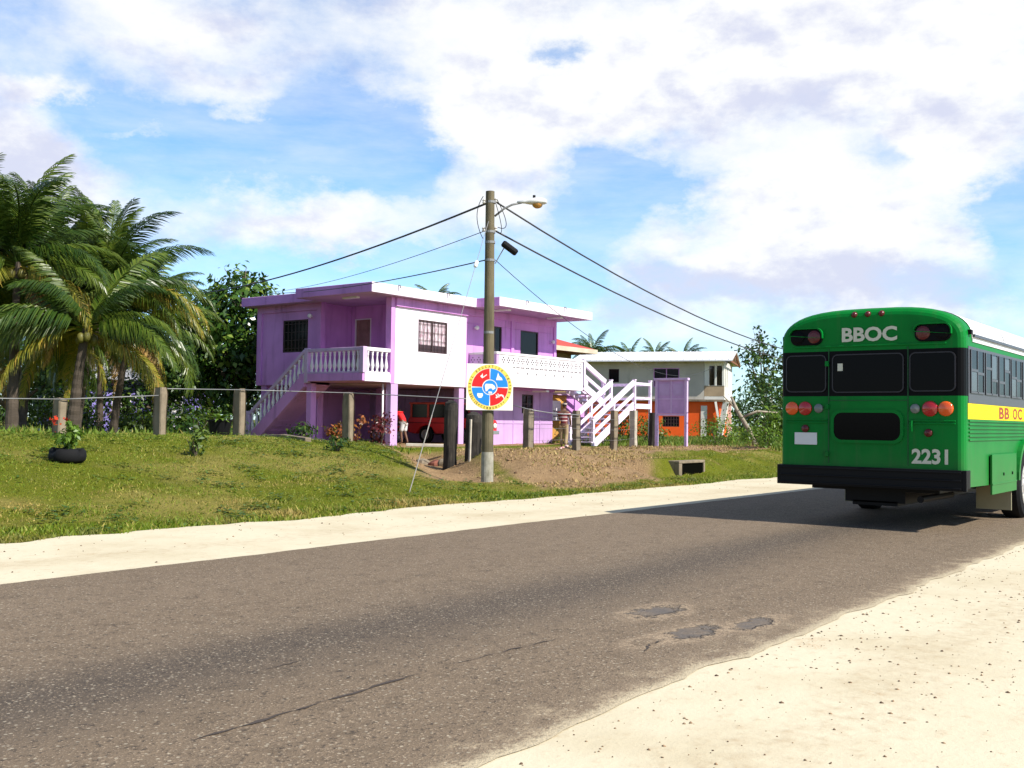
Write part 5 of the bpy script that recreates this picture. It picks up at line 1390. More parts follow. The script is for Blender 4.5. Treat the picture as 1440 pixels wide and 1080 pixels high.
def leaf_crown(name, parent, blobs, n, size, mat, seed, flat_=0.0, aspect=.5, hollow=.45, origin=None, clump=None):
    """many separate folded leaves gathered in clumps through the crown volume"""
    rg = np.random.default_rng(seed)
    tot = sum(b[3]*b[4]*b[5] for b in blobs); C_ = []; A_ = []
    org = np.array(ORG[parent.name]) if parent is not None else np.array(origin)
    for (cx, cy, cz, rx_, ry_, rz_) in blobs:
        k = max(3, int(n*rx_*ry_*rz_/tot))
        nc = max(3, int(k/(clump or 26)))
        d = rg.normal(size=(nc, 3)); d /= np.linalg.norm(d, axis=1)[:, None]
        rad = (hollow + (1-hollow)*rg.random(nc)**.6)[:, None]
        cc = d*rad*np.array([rx_, ry_, rz_]) + np.array([cx, cy, cz])
        own = rg.integers(0, nc, k); cs = np.array([rx_, ry_, rz_]).mean()*.24
        off = rg.normal(size=(k, 3))*cs*rg.uniform(.5, 1.2, (nc, 1))[own]
        C_.append(cc[own]+off); A_.append(d[own]*.9+off/cs*.35)
    C_ = np.concatenate(C_); A_ = np.concatenate(A_); k = len(C_)
    nrm_ = A_ + rg.normal(size=(k, 3))*.55 + np.array([0, 0, .55]); nrm_ /= np.linalg.norm(nrm_, axis=1)[:, None]
    ax = np.cross(nrm_, rg.normal(size=(k, 3))); ax /= np.linalg.norm(ax, axis=1)[:, None]
    ax[:, 2] -= .35; ax /= np.linalg.norm(ax, axis=1)[:, None]
    sd_ = np.cross(nrm_, ax)
    L = (size*rg.uniform(.6, 1.25, k))[:, None]; W = L*aspect
    p0 = C_ - ax*L*.5; p2 = C_ + ax*L*.5 - np.array([0, 0, .12])*L; pl = C_ - sd_*W*.5 + nrm_*W*.14; pr = C_ + sd_*W*.5 + nrm_*W*.14; m0 = C_
    vs = np.stack([p0, pr, p2, pl], 1).reshape(-1, 3) - org
    fs = np.arange(k*4).reshape(k, 4)
    return raw_mesh(name, vs, fs, mat, parent, loc=tuple(org))
LEAFD = leaf_mat('dark_broad_leaves', (.018, .050, .010), (.055, .11, .016), .22, .3, c3=(.12, .18, .03))
LEAFB = leaf_mat('big_tree_leaves', (.022, .065, .012), (.075, .15, .020), .25, .24, c3=(.20, .28, .04))
LEAFM = leaf_mat('bush_leaves', (.05, .10, .012), (.13, .19, .025), .25, .4)
LEAFL = leaf_mat('bright_weed_leaves', (.07, .15, .015), (.17, .27, .03), .3, .4)
CROT = leaf_mat('croton_leaves', (.20, .05, .02), (.42, .16, .03), .2, .35, c3=(.10, .13, .02))
REDDK = leaf_mat('dark_red_leaves', (.09, .015, .02), (.2, .04, .04), .2, .35)
def limbs(parent, base, tips, r, mat=BARK, name='trunk'):
    b = MB(); base = V(base); fork = base.lerp(V(tips[0]), .38)
    fork.x = base.x*.7+fork.x*.3; fork.y = base.y*.7+fork.y*.3
    b.tube([base-V((0, 0, .2)), base.lerp(fork, .5), fork], [r*1.25, r, r*.85], 9)
    for tp in tips:
        tp = V(tp); mid = fork.lerp(tp, .5)+V((0, 0, .12*(tp-fork).length*.5))
        b.tube([fork-V((0, 0, .1)), mid, tp], [r*.62, r*.4, r*.12], 7)
        for k in range(3):
            e = tp + V((sin(k*2.4+tp.x), cos(k*2.4+tp.y), .4*sin(k+tp.z)))*.8
            b.tube([mid.lerp(tp, .3+.2*k), e], [r*.25, r*.06], 5)
    return b.build(name, mat, parent, smooth=True)
def tree(name, label, cat, loc, blobs, n, size, mat, seed, r=.18, group=None, aspect=.5, hollow=.45, z=None, clump=None):
    z = ground_z(*loc) if z is None else z
    o = thing(name, label, cat, (loc[0], loc[1], z), group)
    bl = [(loc[0]+a, loc[1]+b, z+c, d, e, f) for a, b, c, d, e, f in blobs]
    limbs(o, (loc[0], loc[1], z), [(b[0], b[1], b[2]) for b in bl], r)
    leaf_crown('crown', o, bl, n, size, mat, seed, aspect=aspect, hollow=hollow, clump=clump)
    return o
tree('leafy_tree', 'tall broad leaved green tree behind the left end of the purple house', 'tree', (28.4, 35.6),
     [(0, 0, 6.2, 1.2, 1.2, 1.0), (.3, -.2, 5.0, 2.0, 1.9, 1.2), (-.8, 1.1, 4.9, 1.6, 1.6, 1.3), (-1.1, 1.5, 3.2, 1.6, 1.6, 1.5), (.8, -1.2, 4.9, 1.1, 1.1, .9), (-.2, .2, 3.4, 1.7, 1.7, 1.2), (-.4, .3, 1.9, 1.5, 1.5, 1.1), (.5, -.9, 3.0, 1.2, 1.2, 1.1), (.1, 0, 6.95, .35, .35, .45)], 8500, .31, LEAFB, 21, .2, aspect=.52, clump=14)
tree('shade_tree', 'dark round tree between the palm group and the tall leafy tree', 'tree', (30.5, 40.2), [(0, 0, 3.6, 2.2, 2.2, 1.5), (-1, 1.4, 2.6, 1.8, 1.8, 1.4), (.6, -1, 2.0, 1.6, 1.6, 1.2), (-.6, 2.6, 3.6, 1.5, 1.6, 1.2)], 4200, .24, LEAFD, 22, .2)
tree('shade_tree', 'dark tree standing behind the middle of the palm group', 'tree', (29.0, 46.5), [(0, 0, 4.2, 2.4, 2.4, 1.7), (-1.5, 1.5, 3.6, 2, 2, 1.4), (1, -1.5, 3, 1.8, 1.8, 1.3)], 3600, .26, LEAFD, 23, .22)
tree('shade_tree', 'dark tree far behind the leftmost palm trunks', 'tree', (24.0, 52.0), [(0, 0, 4.2, 2.6, 2.6, 1.8), (-2, 1, 3.6, 2.2, 2.2, 1.5), (2, -1, 3.4, 2, 2, 1.4)], 3600, .28, LEAFD, 24, .22)
tree('shade_tree', 'dark tree deep behind the palms beside the lavender house', 'tree', (34.0, 55.5), [(0, 0, 4, 2.6, 2.6, 1.9), (2, -1.5, 3, 2, 2, 1.5)], 3000, .28, LEAFD, 25, .22)
tree('shade_tree', 'dark low tree behind the house wall and stair', 'tree', (25.6, 36.8), [(0, 0, 2.5, 1.6, 1.6, 1.1), (-.6, .8, 1.4, 1.5, 1.5, 1.0)], 2600, .22, LEAFD, 26, .14)
tree('shade_tree', 'dark bushy tree filling the gap under the palm crowns', 'tree', (21.5, 41.0), [(0, 0, 3.0, 2.2, 2.2, 1.3), (-1.6, 1.2, 2.6, 1.8, 1.8, 1.1), (1.6, -1, 2.4, 1.8, 1.8, 1.2)], 3400, .24, LEAFD, 27, .17)
# far palms over the roofs
FSP = (('spear', 3, 50, 80), ('high', 8, 20, 60), ('mid', 8, -5, 30), ('low', 5, -30, -5))
for loc, cz, lab, sd_, sc_ in (((67.6, 43.2), 6.6, 'far palm crown just right of the red tiled roof', 31, .72), ((82.3, 48.6), 7.2, 'far palm over the white roof, left of the three there', 32, .68), ((88.1, 49.2), 7.6, 'far palm over the white roof, middle one of three', 33, .66),
                               ((85.2, 44.7), 7.1, 'far palm over the white roof, right of the three there', 34, .7), ((52.8, 46.3), 9.3, 'tip of a far palm peeping over the flat purple roof', 35, .55)):
    palm(loc, (loc[0]+.2, loc[1], cz), lab, sd_, .14, FSP, sc_, 'far palms above the roofs')
tree('feathery_tree', 'open crowned feathery tree behind the grey house near the bus', 'tree', (70.9, 30.7), [(0, 0, 6.3, 1.1, 1.1, .9), (-.3, .3, 7.4, .6, .6, .6), (.9, -.7, 5.6, 1.2, 1.2, .7), (-.8, .8, 5.7, 1.1, 1.1, .7), (.2, 0, 4.2, 1.3, 1.3, 1.0)], 900, .36, LEAFD, 41, .12, hollow=.6, clump=9)
tree('shade_tree', 'dark bushy tree left of the bus beside the grey house', 'tree', (53.2, 22.6), [(0, 0, 2.6, 1.6, 1.6, 1.3), (.9, -1.0, 2.2, 1.5, 1.5, 1.2), (-.3, .6, 1.4, 1.4, 1.4, 1.0)], 2600, .22, LEAFD, 42, .13)
tree('shade_tree', 'olive green tree partly hidden behind the left side of the bus', 'tree', (57.5, 21.0), [(0, 0, 3.2, 1.9, 1.9, 1.4), (-.6, .9, 2.0, 1.7, 1.7, 1.2)], 2600, .22, LEAFM, 43, .16)
tree('shade_tree', 'tree hidden behind the bus farther up the road', 'tree', (70.7, 20.5), [(0, 0, 3.4, 2.2, 2.2, 1.6), (1.5, -1, 3, 2, 2, 1.4)], 1800, .3, LEAFD, 44, .18)
# leaning dead trunk
b = MB(); b.tube([(41.4, 18.2, .3), (41.2, 18.5, 1.2), (40.9, 18.9, 2.0), (40.8, 19.1, 2.55)], [.12, .10, .08, .05], 8); b.tube([(41.05, 18.7, 1.7), (41.4, 18.2, 1.95), (41.9, 17.5, 1.9)], [.06, .05, .03], 7); b.tube([(40.9, 18.9, 2.0), (40.6, 19.4, 2.6)], [.05, .02], 6)
tag(b.build('dead_trunk', paint('bleached_trunk', (.34, .29, .22), .9, .3, 3), smooth=True), 'bare pale leaning dead trunk in front of the bushes by the bus', 'dead tree')

def bush(name, label, cat, loc, r, h, n, size, mat, seed, group=None, aspect=.45, stems=5, blobs=None):
    z = ground_z(*loc); o = thing(name, label, cat, (loc[0], loc[1], z), group)
    rn = random.Random(seed); b = MB()
    for i in range(stems):
        q = rn.uniform(0, 2*pi); rr_ = r*rn.uniform(.2, .75)
        b.tube([(loc[0], loc[1], z-.05), (loc[0]+rr_*.5*cos(q), loc[1]+rr_*.5*sin(q), z+h*.4), (loc[0]+rr_*cos(q), loc[1]+rr_*sin(q), z+h*.8)], [.022, .015, .006], 5)
    b.build('stem', BARK, o)
    leaf_crown('foliage', o, blobs and [(loc[0]+a, loc[1]+b_, z+c, d, e, f) for a, b_, c, d, e, f in blobs] or [(loc[0], loc[1], z+h*.55, r, r, h*.5)], n, size, mat, seed, aspect=aspect, hollow=.25)
    return o
bush('croton_bush', 'orange and red leaved croton bush under the corner balcony', 'bush', (23.9, 24.6), .55, 1.1, 560, .15, CROT, 51, blobs=[(0, 0, .45, .55, .55, .42), (.25, -.3, .75, .35, .35, .32), (-.35, .4, .35, .4, .4, .32)])
bush('red_leaved_bush', 'dark red leaved bush right of the orange croton', 'bush', (24.8, 23.9), .42, 1.15, 300, .14, REDDK, 52)
bush('weed_clump', 'low leafy weed clump alone on the upper lawn', 'plant', (12.4, 16.8), .26, .40, 190, .11, LEAFM, 53)
bush('weed_clump', 'small dark weed clump at the foot of the middle fence post', 'plant', (16.2, 16.9), .32, .28, 170, .10, LEAFD, 54)
bush('shrub', 'green shrub below the stair beside the purple column', 'shrub', (24.2, 27.0), .5, .7, 260, .15, LEAFD, 55)
bush('leafy_shrub', 'bright leafy shrub mound in front of the orange wall', 'shrub', (42.1, 20.4), 1.0, 1.1, 900, .15, LEAFL, 56)
bush('leafy_shrub', 'shrub beside the leaning dead trunk', 'shrub', (43.4, 19.2), .7, .9, 500, .15, LEAFL, 57)
bush('leafy_shrub', 'tall bright green bush left of the bus tail lamps', 'shrub', (38.9, 15.8), 1.0, 1.8, 1100, .2, LEAFL, 58, blobs=[(0, 0, 1.3, .8, .8, .6), (.4, -.6, .9, .9, .9, .6), (-.3, .5, .7, .7, .7, .5)])
bush('leafy_shrub', 'low green bush in front of the tall bright bush', 'shrub', (37.6, 16.3), .9, .8, 800, .15, LEAFL, 59)
bush('leafy_shrub', 'green shrub under the raised stair landing', 'shrub', (39.2, 23.6), .9, 1.4, 800, .16, LEAFM, 60)
bush('leafy_shrub', 'yellow green shrub beside the annexe notice board', 'shrub', (36.0, 24.2), .35, .9, 260, .13, LEAFL, 61)
bush('leafy_shrub', 'shrub on the left side of the orange wall', 'shrub', (41.0, 23.2), .9, 1.0, 700, .16, LEAFM, 62)
bush('leafy_shrub', 'big dark shrub behind the leaning dead trunk', 'shrub', (47.0, 20.6), 1.5, 2.4, 1300, .18, LEAFD, 63)
FW_ = leaf_crown('far_wood', None, [(70+i*9*-.8+0, 60+i*9*.6, 2.2+.8*sin(i*1.7), 6, 5, 2.4+.7*sin(i*2.3)) for i in range(-1, 9)] + [(95+6*i, 52-9*i, 2.2+.6*sin(i*1.9), 6, 6, 2.6) for i in range(0, 9)], 9000, .8, LEAFD, 99, origin=(90, 50, 0), clump=20)
tag(FW_, 'low dark wood along the horizon behind the houses', 'wood', kind='stuff')
for i, (s_, t_, lab) in enumerate(((23.5, 45.3, 'dark thicket behind the leftmost palms at the picture edge'), (24.5, 44.0, 'dark thicket behind the leaning palm trunk'), (25.4, 42.8, 'dark thicket left of the lavender house'))):
    bush('thicket', lab, 'bush', (s_, t_), 1.6, 2.6, 1300, .2, LEAFD, 90+i, 'thickets behind the palms')
for i, (s_, t_, lab) in enumerate(((19.0, 34.0, 'yellow green shrub seen between the palm trunks'), (22.0, 33.8, 'shrub in front of the lavender house'), (22.5, 33.3, 'shrub by the lavender house door'), (23.0, 32.7, 'shrub at the right end of the lavender house'), (23.6, 31.9, 'shrub between the lavender house and the leafy tree'), (21.2, 35.1, 'shrub below the left end of the lavender house'), (17.2, 36.2, 'shrub behind the leftmost palm trunks'), (24.0, 31.0, 'low dark shrub near the foot of the house stair'), (20.3, 27.6, 'shrub left of the potted plant behind the fence'))):
    bush('yard_shrub', lab, 'shrub', (s_, t_), .8, 1.1, 520, .17, (LEAFM, LEAFM, LEAFM, LEAFD, LEAFM, LEAFD, LEAFL, LEAFD, LEAFD)[i], 70+i, 'shrubs in the palm yard')
# planter flowers
leaf_crown('foliage', PL, [(9.6, 16.4, zc+.38, .24, .24, .22), (9.63, 16.37, zc+.55, .16, .16, .14)], 330, .11, LEAFL, 81)
leaf_crown('red_flowers', PL, [(9.56, 16.5, zc+.66, .24, .24, .07)], 24, .075, leaf_mat('red_petals', (.55, .02, .01), (.75, .10, .02), .2, .5), 82, aspect=.8)
# potted plant
PP = thing('potted_plant', 'glossy green potted plant in black tub behind the fence', 'potted plant', (17.9, 23.2, ground_z(17.9, 23.2)))
zp = ground_z(17.9, 23.2)
b = MB(); b.lathe([(.24, -.03), (.31, .42), (.33, .43), (.33, .47), (.29, .47), (.27, .4), (0, .4)], (17.9, 23.2, zp), (0, 0, 1), 18); b.build('tub', BLACKP, PP)
def blades(name, parent, c, n, L, w, mat, seed, spread=1.0):
    rn = random.Random(seed); b = MB()
    for i in range(n):
        q = rn.uniform(0, 2*pi); d = V((cos(q), sin(q), 0)); l = L*rn.uniform(.6, 1.1); el_ = rn.uniform(.5, 1.3); s = V((-sin(q), cos(q), 0)); P = []
        for k in range(6):
            u = k/5; P.append(V(c) + d*(l*cos(el_)*u*spread + l*.15*u*u) + V((0, 0, 1))*(l*sin(el_)*u - l*.55*u*u))
        vs = []
        for k, p in enumerate(P):
            ww = w*sin(pi*(.12+.86*k/5)); vs += [p-s*ww, p+s*ww]
        b.add(vs, [(2*k, 2*k+1, 2*k+3, 2*k+2) for k in range(5)])
    return b.build(name, mat, parent)
blades('leaves', PP, (17.9, 23.2, zp+.42), 26, .7, .05, LEAFL, 83)
SP_ = thing('spiky_plant', 'tall spiky leaved plant between the potted plant and the stair', 'plant', (19.4, 25.2, ground_z(19.4, 25.2)))
blades('leaves', SP_, (19.4, 25.2, ground_z(19.4, 25.2)), 30, 1.9, .05, LEAFD, 84, .7)

# ------------------------------------------------------------------ the other houses
def rough_table(loc, label):
    z = ground_z(*loc); o = thing('garden_table', label, 'table', (loc[0], loc[1], z))
    b = MB(); b.lathe([(.16, -.1), (.13, .3), (.15, .72)], (loc[0], loc[1], z), (0, 0, 1), 12); b.build('pedestal', CHAR, o)
    b = MB(); b.lathe([(.42, .72), (.44, .74), (.44, .80), (.42, .82), (0, .82)], (loc[0], loc[1], z), (0, 0, 1), 20); b.build('table_top', CONC, o)
# grey and orange neighbour
NH = thing('neighbour_house', 'grey two storey house with white metal roof and orange ground floor', 'house', (0, 0, 0))
NG = paint('grey_cement_wall', (.52, .48, .42), .85, .15, .6, dirt=(.2, .19, .15), dirt_amt=.4)
NO_ = paint('orange_red_wall', (.95, .125, .015), .7, .12, .7, dirt=(.45, .07, .02), dirt_amt=.3)
NW = paint('white_porch_wall', (.74, .72, .66), .7, .08, .8)
NROOF = paint('white_metal_roof', (.72, .72, .74), .35, .1, .5, dirt=(.45, .45, .5), dirt_amt=.6, stretch=(.3, 4, 1), spec=.5)
TRUSS = paint('brown_roof_timber', (.25, .11, .06), .8, .2, 2)
# local frame: x along the long front wall towards the porch end, y away from the road
L0 = -9.5
b = MB(); wall(b, 'x', L0, -1.3, 0, .2, 2.5, 5.0, [(-4.6, -2.9, 3.3, 4.55), (-7.6, -6.9, 3.6, 4.5)]); wall(b, 'y', .2, 5.4, -1.5, -1.3, 2.5, 5.0, [(.5, 1.1, 2.9, 4.7)]); wall(b, 'y', .2, 5.4, L0, L0+.2, 2.5, 5.0); wall(b, 'x', L0, 0, 5.4, 5.6, 2.5, 5.0)
b.build('upper_wall', NG, NH, local=True)
b = MB(); wall(b, 'x', L0+.1, -.35, .1, .3, -.3, 2.36, [(-4.0, -2.9, .7, 1.4)]); wall(b, 'y', .3, 5.4, -.55, -.35, -.3, 2.36); wall(b, 'y', .3, 5.4, L0+.1, L0+.3, -.3, 2.36); b.build('lower_wall', NO_, NH, local=True)
b = MB(); wall(b, 'x', -1.28, 0, .0, .15, 3.4, 5.0, [(-.98, -.62, 3.41, 4.7), (-.5, -.14, 3.41, 4.7)]); b.box(-1.28, 0, 0, .15, 2.5, 2.7); wall(b, 'y', .15, 3.0, -.15, 0, 2.5, 5.0, [(.5, 1.0, 3.3, 4.6), (1.6, 2.2, 3.3, 4.6)]); wall(b, 'y', 3.0, 5.4, -.15, 0, 2.5, 5.0)
b.build('porch_wall', NW, NH, local=True)
b = MB(); b.box(-1.28, -.02, .02, .12, 2.72, 3.38); b.build('porch_balustrade', paint('tan_block', (.42, .31, .2), .8), NH, local=True)
b = MB(); b.box(L0-.1, .1, -.15, 5.7, 2.37, 2.49); b.build('floor_slab', CONC, NH, local=True)
b = MB()
b.bar((.1, .15, 2.36), (-.35, .2, -.2), .34, .34); b.build('porch_column', NW, NH, local=True)
b = MB(); b.bar((-.55, -.1, 2.36), (-.3, -.05, .9), .14, .14); b.build('porch_brace', NW, NH, local=True)
b = MB(); b.box(-.3, 0, 5.2, 5.5, -.2, 2.36); b.build('porch_column', NW, NH, local=True)
b = MB(); b.box(-1.5, -1.1, .06, .098, -.2, 2.1); b.build('ground_door', NW, NH, local=True)
ORG['tmp'] = V((0, 0, 0))
window(NH, 'x', -4.6, -2.9, 0, 1, 3.3, 4.55, PURPLE, DARKIN, 1, 0); window(NH, 'x', -7.6, -6.9, 0, 1, 3.6, 4.5, FRAME, DARKIN, 0, 0); window(NH, 'x', -4.0, -2.9, .1, 1, .7, 1.4, FRAME, DARKIN, 5, 2)
b = MB()
pr = [(-.75, 4.95), (2.8, 5.72), (6.3, 4.95), (6.3, 5.03), (2.8, 5.82), (-.75, 5.03)]
b.prism(pr, 'x', L0-.5, .55); rn_ = b.build('roof', NROOF, NH, local=True)
b = MB()
for i in range(26):
    x = L0-.4 + i*.41; b.bar((x, -.75, 5.045), (x, 2.8, 5.835), .03, .03)
b.build('roof_rib', NROOF, rn_, local=True)
b = MB(); b.bar((.45, -.7, 4.92), (.45, 2.8, 5.66), .08, .14); b.bar((.45, 6.2, 4.92), (.45, 2.8, 5.66), .08, .14); b.bar((.40, .1, 5.0), (.40, 5.6, 5.0), .08, .1)
for y in (1.4, 2.8, 4.2): b.bar((.41, y, 5.0), (.41, y, 5.0+(.62 if y == 2.8 else .32)), .07, .07)
b.build('gable_truss', TRUSS, NH, local=True)
NH.location = (62.6, 29.8, .5); NH.rotation_euler = (0, 0, radians(-70))
ORG[NH.name] = V((62.6, 29.8, .5))
# red-roofed house behind
RH = thing('red_roofed_house', 'brown house with red metal hip roof behind the purple house', 'house', (47, 35.5, .5))
b = MB(); wall(b, 'x', 43.5, 50.0, 33.3, 33.5, .3, 5.3, [(46, 47, 3.6, 4.8), (48.3, 49.4, 3.6, 4.8)]); wall(b, 'y', 33.5, 38.5, 49.8, 50.0, .3, 5.3); wall(b, 'y', 33.5, 38.5, 43.5, 43.7, .3, 5.3); wall(b, 'x', 43.7, 49.8, 38.3, 38.5, .3, 5.3)
b.build('wall', paint('olive_brown_wall', (.20, .14, .06), .85, .2, 1), RH)
window(RH, 'x', 46, 47, 33.3, 1, 3.6, 4.8, WHITEP, DARKIN, 1, 0); window(RH, 'x', 48.3, 49.4, 33.3, 1, 3.6, 4.8, WHITEP, DARKIN, 1, 0)
b = MB(); x0_, x1_, y0_, y1_ = 42.4, 51.0, 32.2, 39.4; ze, zr = 5.55, 6.75
b.add([(x0_, y0_, ze), (x1_, y0_, ze), (x1_, y1_, ze), (x0_, y1_, ze), (45.4, 35.8, zr), (48.2, 35.8, zr)], [(0, 1, 5, 4), (1, 2, 5), (2, 3, 4, 5), (3, 0, 4), (3, 2, 1, 0)]); b.build('roof', paint('red_metal_roof', (.50, .055, .03), .5, .15, 1), RH)
b = MB()
for q in ((x0_, x1_, y0_-.03, y0_), (x0_, x1_, y1_, y1_+.03), (x0_-.03, x0_, y0_-.03, y1_+.03), (x1_, x1_+.03, y0_-.03, y1_+.03)): b.box(*q, ze-.24, ze+.01)
b.build('fascia', paint('cream_fascia', (.62, .52, .40), .7), RH)
# lavender house far left
LV = thing('lavender_house', 'small blue lavender house half hidden behind the palm yard', 'house', (31, 47, .6))
b = MB(); wall(b, 'x', 26.5, 33.5, 43.6, 43.8, .3, 3.1, [(27.6, 28.6, 1.4, 2.5), (30.5, 31.5, .3, 2.5)]); wall(b, 'y', 43.8, 48, 26.5, 26.7, .3, 3.1, [(45, 46.2, 1.4, 2.5)]); wall(b, 'y', 43.8, 48, 33.3, 33.5, .3, 3.1)
b.build('wall', paint('lavender_wall', (.26, .22, .60), .8, .15, .8), LV)
window(LV, 'x', 27.6, 28.6, 43.6, 1, 1.4, 2.5, WHITEP, DARKIN, 1, 0); window(LV, 'y', 45, 46.2, 26.5, 1, 1.4, 2.5, WHITEP, DARKIN, 1, 0)
b = MB(); b.box(30.54, 31.46, 43.66, 43.7, .3, 2.46); b.build('door', WHITEP, LV)
b = MB(); b.prism([(43.0, 3.05), (46, 4.0), (48.6, 3.05), (48.6, 3.13), (46, 4.1), (43.0, 3.13)], 'x', 26.0, 34.0); b.build('roof', paint('grey_zinc_roof', (.35, .35, .38), .5, .2, 1), LV)

# ------------------------------------------------------------------ people
SKIN = flat('brown_skin', (.17, .085, .05), .55)
HAIR = flat('black_hair', (.012, .010, .009), .6)
def skin_body(name, joints, edges, mat, parent, root=0, sub=2):
    me = bpy.data.meshes.new(name)
    me.from_pydata([j[0] for j in joints], edges, [])
    o = bpy.data.objects.new(name, me); col.objects.link(o)
    m = o.modifiers.new('Skin', 'SKIN')
    for i, j in enumerate(joints):
        sv = me.skin_vertices[0].data[i]; r = j[1]; sv.radius = r if isinstance(r, tuple) else (r, r); sv.use_root = (i == root)
    o.modifiers.new('Sub', 'SUBSURF').levels = sub; o.modifiers['Sub'].render_levels = sub
    bpy.context.view_layer.update()
    dg = bpy.context.evaluated_depsgraph_get(); me2 = bpy.data.meshes.new_from_object(o.evaluated_get(dg)); me2.name = name
    bpy.data.objects.remove(o); bpy.data.meshes.remove(me)
    vs = [v.co[:] for v in me2.vertices]; fs = [list(p.vertices) for p in me2.polygons]; bpy.data.meshes.remove(me2)
    return vs, fs
def person(label, loc, yaw, lean, arms, clothes, h=1.62, hat=None, legs=((.10, 0), (-.04, 0))):
    """local frame: x forward, y left, z up; joints laid out for the pose, scaled to height h"""
    k = h/1.7
    z = ground_z(loc[0], loc[1]) if len(loc) < 3 else loc[2]
    o = thing('person', label, 'person', (0, 0, 0))
    hip = .90
    def up_(d, side=0, fwd=0):       # point on the leaning spine, d above the hips
        return (d*sin(lean)+fwd*cos(lean), side, hip + d*cos(lean)-fwd*sin(lean))
    J = []; E = []
    def j(p, r, par=None):
        J.append(((p[0]*k, p[1]*k, p[2]*k), (r[0]*k, r[1]*k) if isinstance(r, tuple) else r*k))
        if par is not None: E.append((par, len(J)-1))
        return len(J)-1
    pel = j((0, 0, hip), (.135, .105)); wa = j(up_(.18), (.125, .095), pel); ch = j(up_(.38), (.155, .11), wa); up1 = j(up_(.49), (.12, .085), ch)
    nk = j(up_(.56), .055, up1); hd0 = j(up_(.62, 0, .01), .062, nk)
    hc = up_(.73, 0, .03)
    hands = []
    for sg, a in ((1, arms[0]), (-1, arms[1])):
        sh = j(up_(.46, .17*sg), .062, up1); el_ = j(a[0], .043, sh); wr = j(a[1], .030, el_)
        d = (V(a[1])-V(a[0])).normalized(); pm = V(a[1])+d*.06; j(tuple(pm), .034, wr); hands.append((pm, d, sg))
    for sg, (fx, kx) in ((1, legs[0]), (-1, legs[1])):
        hp = j((0, .095*sg, hip-.06), .085, pel); kn = j((kx+.02, .10*sg, .49), .058, hp); an = j((fx-.02, .10*sg, .09), .038, kn); j((fx+.12, .115*sg, .035), .034, an)
    vs, fs = skin_body('body', J, E, SKIN, o)
    b = MB(); b.add(vs, fs)
    # head with brow, nose, lips, ears
    C3 = V(hc)*k
    def hb(dx, dy, dz, r): b.ball((C3.x+dx*k, C3.y+dy*k, C3.z+dz*k), tuple(q*k for q in r), 12)
    hb(0, 0, .01, (.095, .075, .112)); hb(.02, 0, -.06, (.07, .058, .055)); hb(.097, 0, -.005, (.018, .014, .028)); hb(.083, 0, -.05, (.014, .028, .010)); hb(.075, 0, .035, (.022, .05, .012))
    for sg in (-1, 1): hb(0, .077*sg, 0, (.02, .012, .03))
    # five fingers each
    for pm, d, sg in hands:
        sd2 = d.cross(V((0, 0, 1))); sd2 = sd2.normalized() if sd2.length > .1 else V((1, 0, 0))
        cu = sd2.cross(d)
        for i, (off, ln) in enumerate(((-.026, .062), (-.009, .075), (.009, .07), (.026, .055))):
            p = (pm+d*.02+sd2*off)*k; q = p+d*ln*.55*k-cu*.01*k; e = q+(d*.6-cu*.6)*ln*.5*k
            b.tube([p, q, e], [.009*k, .008*k, .006*k], 6)
        p = (pm+sd2*.03*sg)*k; b.tube([p, p+(sd2*sg*.03+d*.02)*k, p+(sd2*sg*.035+d*.055-cu*.01)*k], [.011*k, .010*k, .007*k], 6)
    bo = b.build('body', SKIN, o, smooth=True, local=True)
    b = MB()
    for sg in (-1, 1): b.ball((C3.x+.088*k, C3.y+.03*sg*k, C3.z+.018*k), (.010*k, .013*k, .008*k), 8)
    b.build('eyes', flat('eye_dark', (.02, .015, .012), .2), bo, local=True, smooth=True)
    b = MB(); b.ball((C3.x-.018*k, C3.y, C3.z+.035*k), (.095*k, .083*k, .10*k), 12); b.build('hair', HAIR, o, smooth=True, local=True)
    if hat:
        b = MB(); b.lathe([(.098*k, .045*k), (.098*k, .09*k)], (C3.x-.01*k, C3.y, C3.z), (0, 0, 1), 14); b.build('headband', hat, o, local=True)
    for nm, segs, mat in clothes:
        JJ = []; EE = []
        for chain in segs:
            prev = None
            for i, (p, r) in enumerate(chain):
                if isinstance(p, int): prev = p; continue
                JJ.append(((p[0]*k, p[1]*k, p[2]*k), (r[0]*k, r[1]*k) if isinstance(r, tuple) else r*k))
                if prev is not None: EE.append((prev, len(JJ)-1))
                prev = len(JJ)-1
            
        vs, fs = skin_body(nm, JJ, EE, mat, o)
        b = MB(); b.add(vs, fs); b.build(nm, mat, o, smooth=True, local=True)
    o.location = (loc[0], loc[1], z); o.rotation_euler = (0, 0, yaw); ORG[o.name] = o.location.copy()
    return o
def shirt(lean, arms, g=1.16, sleeve=.55):
    hip = .90
    def up_(d, side=0): return (d*sin(lean), side, hip+d*cos(lean))
    segs = []
    ch = [(up_(-.04), (.155, .125)), (up_(.18), (.15, .12)), (up_(.38), (.175, .13)), (up_(.50), (.125, .09))]
    segs.append(ch)
    for sg, a in ((1, arms[0]), (-1, arms[1])):
        sh = V(up_(.46, .18*sg)); e = sh.lerp(V(a[0]), sleeve)
        segs.append([(3, 0), (tuple(sh), .078), (tuple(e), .066)])
    return segs
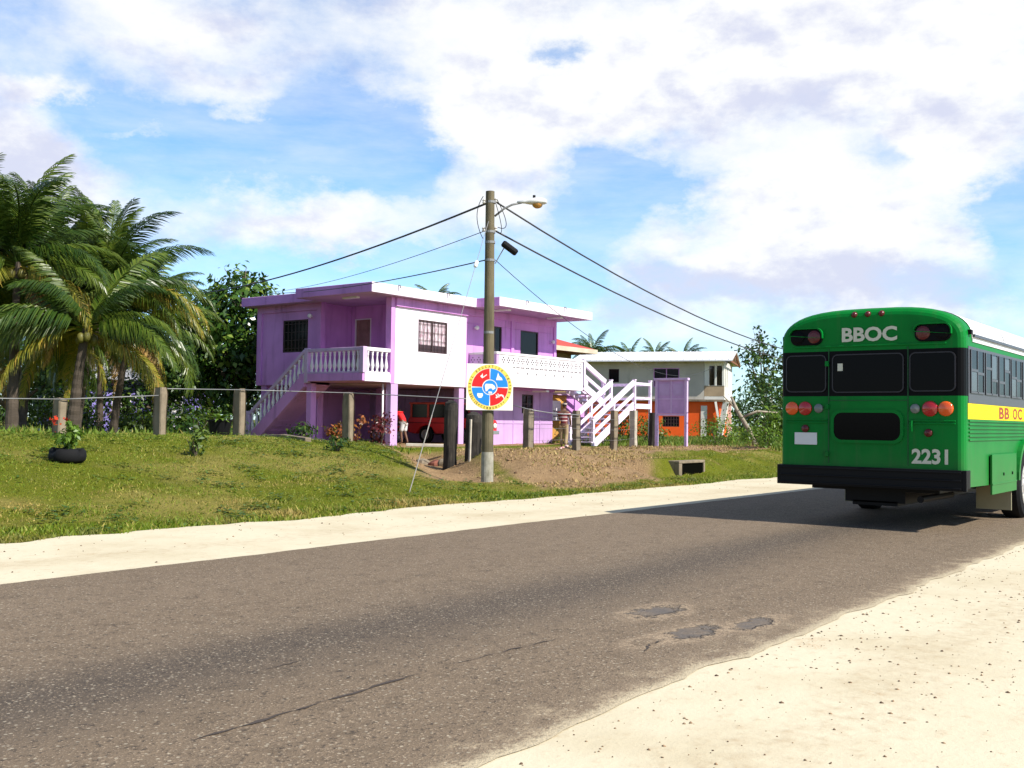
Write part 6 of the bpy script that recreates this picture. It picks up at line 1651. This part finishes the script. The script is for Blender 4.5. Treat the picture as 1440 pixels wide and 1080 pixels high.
def trousers(legs, low=.12, r=.07):
    hip = .90; segs = [[((0, 0, hip+.03), (.15, .12))]]
    for sg, (fx, kx) in ((1, legs[0]), (-1, legs[1])):
        kn = V((kx+.02, .10*sg, .49)); an = V((fx-.02, .10*sg, .09))
        ch = [(0, 0), ((0, .10*sg, hip-.10), .10), (tuple(kn), r+.008)]
        if low < .45: ch.append((tuple(kn.lerp(an, (.49-low)/.40)), r))
        segs.append(ch)
    return segs
def stripes():
    m, nt, b, oc, _ = new_mat('maroon_white_stripes')
    sx = nt.nodes.new('ShaderNodeSeparateXYZ'); nt.links.new(oc, sx.inputs[0])
    f = math_(nt, 'FRACT', math_(nt, 'MULTIPLY', sx.outputs[2], 8.5))
    nt.links.new(mixrgb(nt, (.16, .02, .025), (.62, .5, .48), math_(nt, 'GREATER_THAN', f, .72)), b.inputs['Base Color']); b.inputs['Roughness'].default_value = .9
    return m
lg = ((.10, .03), (-.08, .0)); ar = (((.16, .24, 1.13), (.36, .20, 1.08)), ((.05, -.24, 1.08), (.22, -.22, .92)))
person('person in maroon and white striped shirt and khaki trousers by the staircase fence', (29.55, 19.95), .35, .10, ar,
       [('shirt', shirt(.10, ar), stripes()), ('trousers', trousers(lg), flat('khaki_cloth', (.40, .30, .17), .9))], 1.50, flat('pale_headband', (.6, .5, .42), .8), lg)
lg2 = ((.04, .06), (-.10, .0)); ar2 = (((.30, .20, .98), (.46, .12, .86)), ((.30, -.20, .98), (.46, -.10, .86)))
person('person in red shirt and white shorts bending over the motorcycle', (28.4, 26.2, .5), 1.75, .55, ar2,
       [('shirt', shirt(.55, ar2), flat('bright_red_cloth', (.72, .015, .02), .85)), ('shorts', trousers(lg2, .46, .085), flat('white_cloth', (.7, .68, .66), .85))], 1.55, None, lg2)
# small things on the ground by the fence
b = MB()
for i in range(7):
    rn = random.Random(i); x, y = 28.6+rn.uniform(-.25, .25), 19.3+rn.uniform(-.25, .25); z = ground_z(x, y); b.ball((x, y, z+.05), (.08, .07, .06), 8, k=6)
tag(b.build('flower_heap', leaf_mat('pink_white_heap', (.6, .12, .12), (.75, .6, .55), 0, .8)), 'small pink and white heap on the ground at the fence post', 'heap')
